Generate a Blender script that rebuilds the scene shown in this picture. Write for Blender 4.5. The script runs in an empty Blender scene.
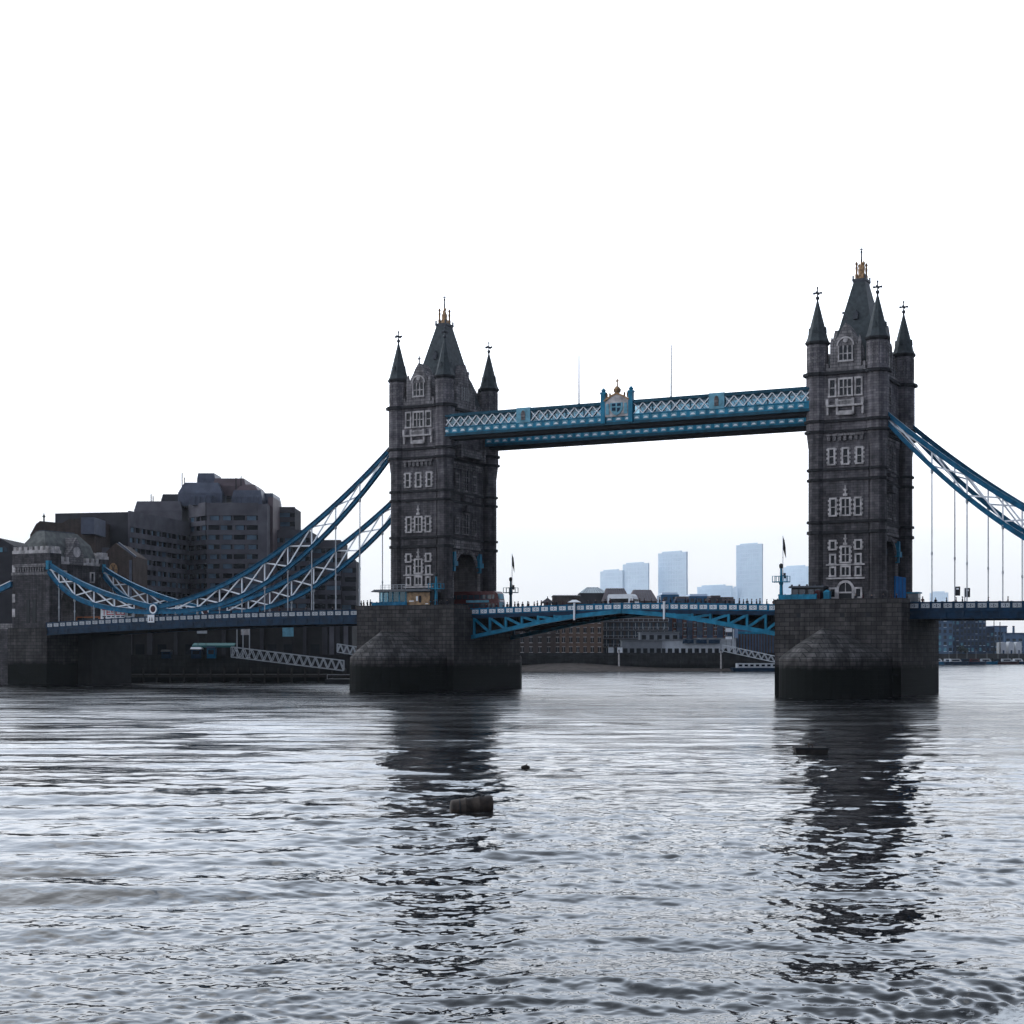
import bpy, math, random
import numpy as np
from mathutils import Vector, Matrix
R = math.radians
SC = bpy.context.scene
COL = SC.collection
rnd = random.Random(7)

# ------------------------------------------------------------------ camera
F, YH, CH = 1618.87, 650.0, 7.6            # focal length in pixels, horizon row, eye height above the water
cam_d = bpy.data.cameras.new('camera')
cam_d.sensor_width = 36.0
cam_d.lens = F / 1024 * 36.0
cam_d.shift_y = (YH - 512) / 1024
cam_d.clip_start = 0.5
cam_d.clip_end = 20000
cam = bpy.data.objects.new('camera', cam_d)
COL.objects.link(cam)
cam.location = (0, 0, CH)
cam.rotation_euler = (R(90), 0, 0)
SC.camera = cam

# ------------------------------------------------------------------ sky, sun, exposure
SUN_EL, SUN_AZ = R(42), R(-41)              # behind the clouds, beyond the bridge
world = bpy.data.worlds.new('World')
SC.world = world
world.use_nodes = True
nt = world.node_tree
nt.nodes.clear()
def wn(t, **k):
    n = nt.nodes.new(t)
    for a, b in k.items(): setattr(n, a, b)
    return n
out = wn('ShaderNodeOutputWorld')
bg = wn('ShaderNodeBackground')
bg.inputs['Strength'].default_value = 0.1
sky = wn('ShaderNodeTexSky', sky_type='NISHITA', sun_disc=False)
sky.sun_elevation = SUN_EL
sky.sun_rotation = SUN_AZ
sky.dust_density = 4.0
tc = wn('ShaderNodeTexCoord')
sep = wn('ShaderNodeSeparateXYZ')
nt.links.new(tc.outputs['Generated'], sep.inputs[0])
# overcast layer: bright low in the east, dull overhead and behind
front = wn('ShaderNodeMapRange', interpolation_type='SMOOTHSTEP')
front.inputs['From Min'].default_value = -0.6
front.inputs['From Max'].default_value = 0.42
front.inputs['To Min'].default_value = 0.22
front.inputs['To Max'].default_value = 1.0
dot = wn('ShaderNodeVectorMath', operation='DOT_PRODUCT')
dot.inputs[1].default_value = (-0.66, 0.75, 0.0)
nt.links.new(tc.outputs['Generated'], dot.inputs[0])
nt.links.new(dot.outputs['Value'], front.inputs['Value'])
elev = wn('ShaderNodeValToRGB')
cr_ = elev.color_ramp
for i, (p, c) in enumerate(((0.0, 0.95), (0.07, 1.15), (0.16, 2.2), (0.36, 2.15), (0.60, 0.95), (1.0, 0.8))):
    e_ = cr_.elements[i] if i < 2 else cr_.elements.new(p)
    e_.position = p
    e_.color = (c/3, c/3, c/3, 1)
nt.links.new(sep.outputs['Z'], elev.inputs['Fac'])
elm = wn('ShaderNodeMath', operation='MULTIPLY')
elm.inputs[1].default_value = 3.0
nt.links.new(elev.outputs['Color'], elm.inputs[0])
mul = wn('ShaderNodeMath', operation='MULTIPLY')
nt.links.new(front.outputs[0], mul.inputs[0])
nt.links.new(elm.outputs[0], mul.inputs[1])
nz = wn('ShaderNodeTexNoise')
nz.inputs['Scale'].default_value = 2.2
nz.inputs['Detail'].default_value = 4
mp = wn('ShaderNodeMapping')
mp.inputs['Scale'].default_value = (1, 1, 2.6)
nt.links.new(tc.outputs['Generated'], mp.inputs[0])
nt.links.new(mp.outputs[0], nz.inputs['Vector'])
nr = wn('ShaderNodeMapRange')
nr.inputs['From Min'].default_value = 0.3
nr.inputs['From Max'].default_value = 0.7
nr.inputs['To Min'].default_value = 9.9
nr.inputs['To Max'].default_value = 11.6
nt.links.new(nz.outputs['Fac'], nr.inputs['Value'])
mul2 = wn('ShaderNodeMath', operation='MULTIPLY')
nt.links.new(mul.outputs[0], mul2.inputs[0])
nt.links.new(nr.outputs[0], mul2.inputs[1])
def mixc(a, b, f, blend='MIX'):
    n = wn('ShaderNodeMix', data_type='RGBA', blend_type=blend)
    for k, q in ((6, a), (7, b)):
        if isinstance(q, tuple): n.inputs[k].default_value = (*q, 1)
        else: nt.links.new(q, n.inputs[k])
    if isinstance(f, float): n.inputs['Factor'].default_value = f
    else: nt.links.new(f, n.inputs['Factor'])
    return n.outputs[2]
ef = wn('ShaderNodeMapRange')
ef.inputs['From Min'].default_value = 0.03
ef.inputs['From Max'].default_value = 0.35
nt.links.new(sep.outputs['Z'], ef.inputs['Value'])
ff = wn('ShaderNodeMapRange')
ff.inputs['From Min'].default_value = 0.3
ff.inputs['From Max'].default_value = 1.0
nt.links.new(front.outputs[0], ff.inputs['Value'])
warm = mixc((1.0, 1.0, 1.012), (0.84, 0.955, 1.13), ef.outputs[0])      # whiter towards the horizon
hue = mixc((0.80, 0.92, 1.20), warm, ff.outputs[0])                       # bluer away from the sun
tint_out = mixc(hue, mul2.outputs[0], 1.0, 'MULTIPLY')
mixs = wn('ShaderNodeMix', data_type='RGBA')
mixs.inputs['Factor'].default_value = 0.97
nt.links.new(sky.outputs[0], mixs.inputs[6])
nt.links.new(tint_out, mixs.inputs[7])
nt.links.new(mixs.outputs[2], bg.inputs['Color'])
nt.links.new(bg.outputs[0], out.inputs['Surface'])

sun_d = bpy.data.lights.new('sun', 'SUN')
sun_d.energy = 0.5
sun_d.angle = R(50)
sun_d.color = (1.0, 0.97, 0.93)
sun = bpy.data.objects.new('sun', sun_d)
COL.objects.link(sun)
sdir = Vector((math.sin(SUN_AZ) * math.cos(SUN_EL), math.cos(SUN_AZ) * math.cos(SUN_EL), math.sin(SUN_EL)))
sun.rotation_euler = (-sdir).to_track_quat('-Z', 'Y').to_euler()
SC.view_settings.view_transform = 'Standard'
SC.view_settings.look = 'None'
SC.view_settings.exposure = 0.0
SC.view_settings.gamma = 1.0

# ------------------------------------------------------------------ frames
TH = 0.47719
U = Vector((math.cos(TH), -math.sin(TH), 0))      # along the bridge, towards the south bank
V = Vector((math.sin(TH), math.cos(TH), 0))       # across the bridge, downstream
O = Vector((23.307, 295.5, 0))
def BL(x, y, z=0): return O + U * x + V * y + Vector((0, 0, z))
def wx(px, d): return (px - 512) / F * d
def wz(py, d): return CH + (YH - py) / F * d

# ------------------------------------------------------------------ materials
def mat(name, col, rough=0.7, metal=0.0, noise=None, bump=0.0, bscale=20.0, spec=0.35):
    m = bpy.data.materials.new(name)
    m.use_nodes = True
    n = m.node_tree
    b = n.nodes['Principled BSDF']
    b.inputs['Roughness'].default_value = rough
    b.inputs['Metallic'].default_value = metal
    b.inputs['Specular IOR Level'].default_value = spec
    b.inputs['Base Color'].default_value = (*col, 1)
    if noise:
        sc, amt = noise
        t = n.nodes.new('ShaderNodeTexCoord')
        z = n.nodes.new('ShaderNodeTexNoise')
        z.inputs['Scale'].default_value = sc
        z.inputs['Detail'].default_value = 6
        n.links.new(t.outputs['Object'], z.inputs['Vector'])
        r = n.nodes.new('ShaderNodeValToRGB')
        r.color_ramp.elements[0].position = 0.3
        r.color_ramp.elements[1].position = 0.7
        r.color_ramp.elements[0].color = (*[c * (1 - amt) for c in col], 1)
        r.color_ramp.elements[1].color = (*[min(1, c * (1 + amt)) for c in col], 1)
        n.links.new(z.outputs['Fac'], r.inputs[0])
        n.links.new(r.outputs[0], b.inputs['Base Color'])
        if bump:
            bu = n.nodes.new('ShaderNodeBump')
            bu.inputs['Strength'].default_value = bump
            z2 = n.nodes.new('ShaderNodeTexNoise')
            z2.inputs['Scale'].default_value = bscale
            z2.inputs['Detail'].default_value = 5
            n.links.new(t.outputs['Object'], z2.inputs['Vector'])
            n.links.new(z2.outputs['Fac'], bu.inputs['Height'])
            n.links.new(bu.outputs[0], b.inputs['Normal'])
    return m

def stone(name, c1, c2, mortar, bw, bh, tide=None, streak=0.5, msize=0.035, top_gain=None):
    """coursed ashlar: blocks, soot, runs of dirt; with a tide mark where the river reaches it"""
    m = bpy.data.materials.new(name)
    m.use_nodes = True
    n = m.node_tree
    L = n.links.new
    b = n.nodes['Principled BSDF']
    b.inputs['Roughness'].default_value = 0.85
    b.inputs['Specular IOR Level'].default_value = 0.12
    t = n.nodes.new('ShaderNodeTexCoord')
    s = n.nodes.new('ShaderNodeSeparateXYZ')
    L(t.outputs['Object'], s.inputs[0])
    ad = n.nodes.new('ShaderNodeMath'); ad.operation = 'ADD'
    L(s.outputs['X'], ad.inputs[0]); L(s.outputs['Y'], ad.inputs[1])
    cb = n.nodes.new('ShaderNodeCombineXYZ')
    L(ad.outputs[0], cb.inputs['X']); L(s.outputs['Z'], cb.inputs['Y'])
    br = n.nodes.new('ShaderNodeTexBrick')
    br.inputs['Scale'].default_value = 1
    br.inputs['Brick Width'].default_value = bw
    br.inputs['Row Height'].default_value = bh
    br.inputs['Mortar Size'].default_value = msize
    br.inputs['Color1'].default_value = (*c1, 1)
    br.inputs['Color2'].default_value = (*c2, 1)
    br.inputs['Mortar'].default_value = (*mortar, 1)
    L(cb.outputs[0], br.inputs['Vector'])
    # soot and lighter washed patches
    nz = n.nodes.new('ShaderNodeTexNoise')
    nz.inputs['Scale'].default_value = 0.35
    nz.inputs['Detail'].default_value = 8
    nz.inputs['Roughness'].default_value = 0.65
    L(t.outputs['Object'], nz.inputs['Vector'])
    mr = n.nodes.new('ShaderNodeMapRange')
    mr.inputs['From Min'].default_value = 0.3; mr.inputs['From Max'].default_value = 0.72
    mr.inputs['To Min'].default_value = 1 - streak; mr.inputs['To Max'].default_value = 1 + streak
    L(nz.outputs['Fac'], mr.inputs['Value'])
    mp = n.nodes.new('ShaderNodeMapping')
    mp.inputs['Scale'].default_value = (1.6, 1.6, 0.09)
    L(t.outputs['Object'], mp.inputs[0])
    n2 = n.nodes.new('ShaderNodeTexNoise')
    n2.inputs['Scale'].default_value = 1.0; n2.inputs['Detail'].default_value = 5
    L(mp.outputs[0], n2.inputs['Vector'])
    m2 = n.nodes.new('ShaderNodeMapRange')
    m2.inputs['From Min'].default_value = 0.35; m2.inputs['From Max'].default_value = 0.65
    m2.inputs['To Min'].default_value = 1 - streak * 0.6; m2.inputs['To Max'].default_value = 1 + streak * 0.4
    L(n2.outputs['Fac'], m2.inputs['Value'])
    mu = n.nodes.new('ShaderNodeMath'); mu.operation = 'MULTIPLY'
    L(mr.outputs[0], mu.inputs[0]); L(m2.outputs[0], mu.inputs[1])
    mx = n.nodes.new('ShaderNodeMix'); mx.data_type = 'RGBA'; mx.blend_type = 'MULTIPLY'
    mx.inputs['Factor'].default_value = 1
    L(br.outputs['Color'], mx.inputs[6]); L(mu.outputs[0], mx.inputs[7])
    last = mx.outputs[2]
    if top_gain:  # tone rises with height, its edge broken up by noise
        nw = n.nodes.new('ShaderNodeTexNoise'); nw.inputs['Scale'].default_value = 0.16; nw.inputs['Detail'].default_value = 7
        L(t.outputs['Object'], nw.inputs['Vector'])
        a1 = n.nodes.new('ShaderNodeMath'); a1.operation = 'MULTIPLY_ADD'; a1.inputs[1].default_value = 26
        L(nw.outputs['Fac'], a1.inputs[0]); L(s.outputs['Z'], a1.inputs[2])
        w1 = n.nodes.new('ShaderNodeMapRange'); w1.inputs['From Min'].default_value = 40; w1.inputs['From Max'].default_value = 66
        w1.inputs['To Min'].default_value = 0.9; w1.inputs['To Max'].default_value = top_gain
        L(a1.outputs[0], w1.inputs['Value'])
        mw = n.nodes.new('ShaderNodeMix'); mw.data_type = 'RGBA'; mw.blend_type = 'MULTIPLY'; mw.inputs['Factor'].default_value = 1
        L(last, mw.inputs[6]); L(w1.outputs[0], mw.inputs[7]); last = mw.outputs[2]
    if tide:
        nz3 = n.nodes.new('ShaderNodeTexNoise')
        nz3.inputs['Scale'].default_value = 0.6; nz3.inputs['Detail'].default_value = 6
        L(t.outputs['Object'], nz3.inputs['Vector'])
        m3 = n.nodes.new('ShaderNodeMath'); m3.operation = 'MULTIPLY_ADD'
        m3.inputs[1].default_value = 1.6
        L(nz3.outputs['Fac'], m3.inputs[0]); L(s.outputs['Z'], m3.inputs[2])
        m4 = n.nodes.new('ShaderNodeMapRange')
        m4.inputs['From Min'].default_value = tide + 0.3; m4.inputs['From Max'].default_value = tide + 1.2
        L(m3.outputs[0], m4.inputs['Value'])
        wet = n.nodes.new('ShaderNodeMix'); wet.data_type = 'RGBA'
        wet.inputs[6].default_value = (0.005, 0.006, 0.005, 1)      # weed and wet silt
        L(m4.outputs[0], wet.inputs['Factor']); L(last, wet.inputs[7])
        last = wet.outputs[2]
    L(last, b.inputs['Base Color'])
    bu = n.nodes.new('ShaderNodeBump')
    bu.inputs['Strength'].default_value = 0.5
    bu.inputs['Distance'].default_value = 0.06
    nb = n.nodes.new('ShaderNodeTexNoise'); nb.inputs['Scale'].default_value = 5; nb.inputs['Detail'].default_value = 5
    L(t.outputs['Object'], nb.inputs['Vector'])
    sb = n.nodes.new('ShaderNodeMath'); sb.operation = 'SUBTRACT'
    L(nb.outputs['Fac'], sb.inputs[0]); L(br.outputs['Fac'], sb.inputs[1])
    L(sb.outputs[0], bu.inputs['Height'])
    L(bu.outputs[0], b.inputs['Normal'])
    return m

M = {}
M['granite'] = stone('granite', (0.104, 0.094, 0.096), (0.064, 0.059, 0.062), (0.036, 0.034, 0.036), 1.05, 0.42, streak=0.55, top_gain=2.2, msize=0.022)
M['granite_pale'] = stone('granite_pale', (0.29, 0.265, 0.26), (0.18, 0.165, 0.165), (0.08, 0.08, 0.08), 1.0, 0.5, streak=0.5)
M['pier'] = stone('pier_stone', (0.090, 0.080, 0.076), (0.050, 0.045, 0.044), (0.020, 0.020, 0.020), 1.7, 0.72, tide=5.0, streak=0.5, msize=0.05)
M['cap'] = stone('cutwater_stone', (0.105, 0.097, 0.094), (0.055, 0.051, 0.05), (0.018, 0.018, 0.018), 1.7, 0.72, tide=5.0, streak=0.55, msize=0.06)
M['portland'] = mat('portland_stone', (0.46, 0.425, 0.41), 0.85, noise=(0.9, 0.55))
M['ledge'] = mat('ledge_stone', (0.020, 0.019, 0.021), 0.85, noise=(1.2, 0.4))
M['glass'] = mat('window_glass', (0.006, 0.008, 0.011), 0.15, spec=0.2)
M['slate'] = mat('slate', (0.045, 0.055, 0.058), 0.7, noise=(1.5, 0.35), bump=0.3, bscale=6)
M['slate_green'] = mat('slate_green', (0.115, 0.12, 0.112), 0.8, noise=(0.7, 0.45), bump=0.3, bscale=5)
M['lead'] = mat('lead', (0.05, 0.055, 0.065), 0.6, noise=(2, 0.3))
M['gold'] = mat('gilding', (0.30, 0.18, 0.09), 0.5, 0.6, noise=(3, 0.5))
M['blue'] = mat('blue_paint', (0.003, 0.118, 0.225), 0.45, noise=(0.9, 0.38), spec=0.15)
M['navy'] = mat('navy_paint', (0.003, 0.026, 0.060), 0.45, noise=(0.9, 0.38), spec=0.15)
M['turq'] = mat('turquoise_paint', (0.013, 0.185, 0.30), 0.45, noise=(0.9, 0.38), spec=0.15)
M['pale_blue'] = mat('pale_blue_paint', (0.15, 0.36, 0.45), 0.5, noise=(0.9, 0.38), spec=0.15)
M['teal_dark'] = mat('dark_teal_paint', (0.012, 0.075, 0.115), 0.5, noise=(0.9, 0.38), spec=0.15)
M['white'] = mat('white_paint', (0.86, 0.87, 0.88), 0.5, noise=(1.0, 0.08))
M['grey_white'] = mat('weathered_white', (0.50, 0.52, 0.54), 0.6, noise=(1.0, 0.15))
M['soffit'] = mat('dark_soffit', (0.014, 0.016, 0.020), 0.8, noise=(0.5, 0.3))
M['asphalt'] = mat('asphalt', (0.05, 0.05, 0.052), 0.9, noise=(3, 0.2))
M['dark'] = mat('dark_metal', (0.012, 0.013, 0.015), 0.6)
M['red'] = mat('red_paint', (0.085, 0.010, 0.010), 0.35)
M['rubber'] = mat('rubber', (0.012, 0.012, 0.012), 0.9)
M['skin'] = mat('skin', (0.35, 0.22, 0.16), 0.6)
M['concrete'] = mat('brown_concrete', (0.112, 0.105, 0.118), 0.9, noise=(0.25, 0.3))
M['concrete_core'] = mat('recess_dark_concrete', (0.042, 0.039, 0.045), 0.9, noise=(0.25, 0.3))  # darker copy of the concrete, shade of the hotel recesses put in
M['zinc'] = mat('zinc_cladding', (0.085, 0.096, 0.132), 0.5, noise=(0.5, 0.25))
M['copper'] = mat('brown_cladding', (0.115, 0.080, 0.085), 0.6, noise=(0.3, 0.3))
M['hotel_glass'] = mat('hotel_glass', (0.03, 0.045, 0.06), 0.08, spec=0.8)
M['reflect_pane'] = mat('blue_reflection_pane', (0.09, 0.15, 0.205), 0.3, noise=(0.4, 0.4))  # panes with a blue reflection put into the colour
M['hoard_blue'] = mat('hoarding_blue', (0.004, 0.13, 0.36), 0.9, noise=(0.5, 0.2), spec=0.05)
M['undercroft'] = mat('shaded_brick', (0.018, 0.016, 0.016), 0.9, noise=(0.5, 0.4))  # near black: shade under the left span put into the colour
M['bay_blue'] = mat('bay_blue', (0.022, 0.05, 0.10), 0.4, noise=(0.3, 0.3))
M['glass_roof'] = mat('glass_roof', (0.22, 0.29, 0.31), 0.3, noise=(0.3, 0.3))
M['brick'] = stone('brown_brick', (0.20, 0.125, 0.085), (0.15, 0.095, 0.07), (0.12, 0.09, 0.07), 0.5, 0.16, streak=0.25, msize=0.01)
M['brick_dark'] = stone('dark_brick', (0.09, 0.065, 0.055), (0.07, 0.05, 0.045), (0.06, 0.05, 0.04), 0.5, 0.16, streak=0.3, msize=0.01)
M['brick_red'] = stone('red_brick', (0.24, 0.10, 0.07), (0.19, 0.08, 0.06), (0.14, 0.09, 0.07), 0.5, 0.16, streak=0.25, msize=0.01)
M['quay'] = stone('quay_wall', (0.035, 0.034, 0.034), (0.024, 0.024, 0.025), (0.014, 0.014, 0.014), 2.2, 0.9, tide=2.5, streak=0.4)
M['silt'] = mat('river_silt', (0.060, 0.047, 0.040), 0.9, noise=(0.4, 0.4), bump=0.4, bscale=2)
M['ground'] = mat('paving', (0.05, 0.049, 0.048), 0.9, noise=(0.3, 0.3))
M['roof_brown'] = mat('brown_roof', (0.105, 0.085, 0.090), 0.7, noise=(0.3, 0.3))
M['render_grey'] = mat('grey_render', (0.19, 0.20, 0.215), 0.8, noise=(0.4, 0.2))
M['tower_glass'] = mat('haze_pale_wall', (0.68, 0.82, 0.95), 0.4, noise=(0.02, 0.1))  # paled towards the sky: part of the haze put into the colour
M['tower_frame'] = mat('haze_pale_mullions', (0.72, 0.84, 0.95), 0.6)  # paled by haze like the walls; also used on pale roofs and sills
M['blue_clad'] = mat('blue_cladding', (0.012, 0.105, 0.22), 0.4, noise=(0.2, 0.25))
M['far_blue'] = mat('haze_blue_brick', (0.050, 0.088, 0.155), 0.8, noise=(0.15, 0.35))  # blue of the hazy distance painted into the far bank colour
M['far_blue2'] = mat('haze_blue_render', (0.10, 0.165, 0.26), 0.8, noise=(0.15, 0.3))  # lighter far bank tone, the haze blue painted in as well
M['yellow'] = mat('poster_yellow', (0.27, 0.16, 0.075), 0.5, noise=(1.4, 0.6))
M['teal'] = mat('teal_awning', (0.006, 0.11, 0.11), 0.6)
M['rust'] = mat('rusty_steel', (0.042, 0.030, 0.022), 0.7, noise=(3, 0.6), bump=0.4, bscale=12)
M['bark'] = mat('wet_timber', (0.03, 0.025, 0.022), 0.9, noise=(2, 0.4))
M['orange'] = mat('orange_paint', (0.28, 0.08, 0.02), 0.5)
M['cloth'] = mat('dark_cloth', (0.012, 0.013, 0.020), 0.9)
M['cloth_red'] = mat('maroon_cloth', (0.05, 0.014, 0.018), 0.9)
def clear_glass():
    m = bpy.data.materials.new('clear_glazing'); m.use_nodes = True
    n = m.node_tree; n.nodes.clear()
    o = n.nodes.new('ShaderNodeOutputMaterial'); mi = n.nodes.new('ShaderNodeMixShader')
    tr = n.nodes.new('ShaderNodeBsdfTransparent'); tr.inputs[0].default_value = (0.45, 0.60, 0.66, 1)
    gl = n.nodes.new('ShaderNodeBsdfGlossy'); gl.inputs['Roughness'].default_value = 0.05
    gl.inputs[0].default_value = (0.3, 0.4, 0.45, 1)
    mi.inputs[0].default_value = 0.16
    n.links.new(tr.outputs[0], mi.inputs[1]); n.links.new(gl.outputs[0], mi.inputs[2])
    n.links.new(mi.outputs[0], o.inputs[0])
    return m
M['glazing'] = clear_glass()

# ------------------------------------------------------------------ mesh helpers
class MB:
    def __init__(s): s.v = []; s.f = []
    def box(s, x0, x1, y0, y1, z0, z1):
        if x0 > x1: x0, x1 = x1, x0
        if y0 > y1: y0, y1 = y1, y0
        if z0 > z1: z0, z1 = z1, z0
        k = len(s.v)
        s.v += [(x0,y0,z0),(x1,y0,z0),(x1,y1,z0),(x0,y1,z0),(x0,y0,z1),(x1,y0,z1),(x1,y1,z1),(x0,y1,z1)]
        s.f += [tuple(k+i for i in q) for q in ((0,3,2,1),(4,5,6,7),(0,1,5,4),(1,2,6,5),(2,3,7,6),(3,0,4,7))]
        return s
    def obox(s, T, a0, a1, d0, d1, z0, z1):
        """box in a face frame: T(a, d, z) gives the point"""
        k = len(s.v)
        s.v += [tuple(T(*p)) for p in ((a0,d0,z0),(a1,d0,z0),(a1,d1,z0),(a0,d1,z0),(a0,d0,z1),(a1,d0,z1),(a1,d1,z1),(a0,d1,z1))]
        s.f += [tuple(k+i for i in q) for q in ((0,3,2,1),(4,5,6,7),(0,1,5,4),(1,2,6,5),(2,3,7,6),(3,0,4,7))]
        return s
    def ring(s, rings, cap0=True, cap1=True):
        """loft through rings of equal point count"""
        n = len(rings[0]); k = len(s.v)
        for r in rings: s.v += [tuple(p) for p in r]
        for i in range(len(rings) - 1):
            for j in range(n):
                a = k + i*n + j; b = k + i*n + (j+1) % n
                s.f.append((a, b, b+n, a+n))
        if cap0: s.f.append(tuple(k + j for j in reversed(range(n))))
        if cap1: s.f.append(tuple(k + (len(rings)-1)*n + j for j in range(n)))
        return s
    def prism(s, poly, z0, z1):
        return s.ring([[(x,y,z0) for x,y in poly], [(x,y,z1) for x,y in poly]])
    def lathe(s, cx, cy, prof, n=8, rot=None):
        a0 = math.pi/n if rot is None else rot
        return s.ring([[(cx + r*math.cos(a0 + 2*math.pi*j/n), cy + r*math.sin(a0 + 2*math.pi*j/n), z) for j in range(n)] for r, z in prof])
    def bar(s, p, q, w, h=None, up=(0,0,1)):
        """rectangular bar from p to q: w across, h along 'up'"""
        h = h or w
        p, q = Vector(p), Vector(q)
        d = (q - p)
        if d.length < 1e-6: return s
        d.normalize(); u = Vector(up)
        sd = d.cross(u)
        if sd.length < 1e-3: sd = d.cross(Vector((1,0,0)))
        sd.normalize(); up2 = sd.cross(d).normalized()
        A = [sd*(-w/2)+up2*(-h/2), sd*(w/2)+up2*(-h/2), sd*(w/2)+up2*(h/2), sd*(-w/2)+up2*(h/2)]
        return s.ring([[p+a for a in A],[q+a for a in A]])
    def tube(s, pts, r, n=8):
        pts = [Vector(p) for p in pts]
        rs = r if isinstance(r, (list, tuple)) else [r]*len(pts)
        rings = []
        for i, p in enumerate(pts):
            d = (pts[min(i+1,len(pts)-1)] - pts[max(i-1,0)]).normalized()
            a = d.cross(Vector((0,0,1)))
            if a.length < 1e-3: a = d.cross(Vector((1,0,0)))
            a.normalize(); b = a.cross(d)
            rings.append([p + (a*math.cos(2*math.pi*j/n) + b*math.sin(2*math.pi*j/n))*rs[i] for j in range(n)])
        return s.ring(rings)
    def strip(s, pts_top, pts_bot, y0, y1):
        """vertical ribbon with thickness y0..y1 along x: lists of (x,z)"""
        n = len(pts_top)
        rings = [[(xt,y0,zt),(xb,y0,zb),(xb,y1,zb),(xt,y1,zt)] for (xt,zt),(xb,zb) in zip(pts_top, pts_bot)]
        return s.ring(rings)
    def extr(s, poly, T, d0, d1):
        """extrude a polygon given in (a, z) of a face frame from depth d0 to d1"""
        return s.ring([[T(a,d0,z) for a,z in poly],[T(a,d1,z) for a,z in poly]])
    def build(s, name, m, parent=None, smooth=False):
        me = bpy.data.meshes.new(name)
        me.from_pydata(s.v, [], s.f)
        import bmesh
        bm = bmesh.new(); bm.from_mesh(me)
        bmesh.ops.recalc_face_normals(bm, faces=bm.faces)
        bm.to_mesh(me); bm.free()
        me.materials.append(M[m] if isinstance(m, str) else m)
        if smooth:
            me.polygons.foreach_set('use_smooth', [True]*len(me.polygons))
        o = bpy.data.objects.new(name, me)
        COL.objects.link(o)
        if parent: o.parent = parent
        return o
def thing(name, label, cat, loc=(0,0,0), rz=0.0, group=None):
    o = bpy.data.objects.new(name, None)
    o.empty_display_size = 0.5
    COL.objects.link(o)
    o.location = loc; o.rotation_euler = (0,0,rz)
    o['label'] = label; o['category'] = cat
    if group: o['group'] = group
    return o
def tag(o, label, cat, group=None):
    o['label'] = label; o['category'] = cat
    if group: o['group'] = group
    return o
def struct(o):
    o['kind'] = 'structure'; return o
def bthing(name, label, cat, x, y, z=0, group=None, rz=0):
    return thing(name, label, cat, BL(x,y,z), -TH + rz, group)
def copy_tree(o, parent=None):
    c = o.copy(); COL.objects.link(c)
    if parent: c.parent = parent
    for ch in list(o.children): copy_tree(ch, c)
    return c
def arc(cx, cz, r, a0, a1, n):
    return [(cx + r*math.cos(R(a0+(a1-a0)*i/n)), cz + r*math.sin(R(a0+(a1-a0)*i/n))) for i in range(n+1)]
def gothic(w, z0, zs, n=8):
    """outline (a,z) of a pointed-ish arch opening of half-width w, springing zs; left foot to right foot"""
    return [(-w, z0)] + [(w*math.cos(R(180-180*i/n)), zs + w*1.05*math.sin(R(180-180*i/n))) for i in range(n+1)] + [(w, z0)]

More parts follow.
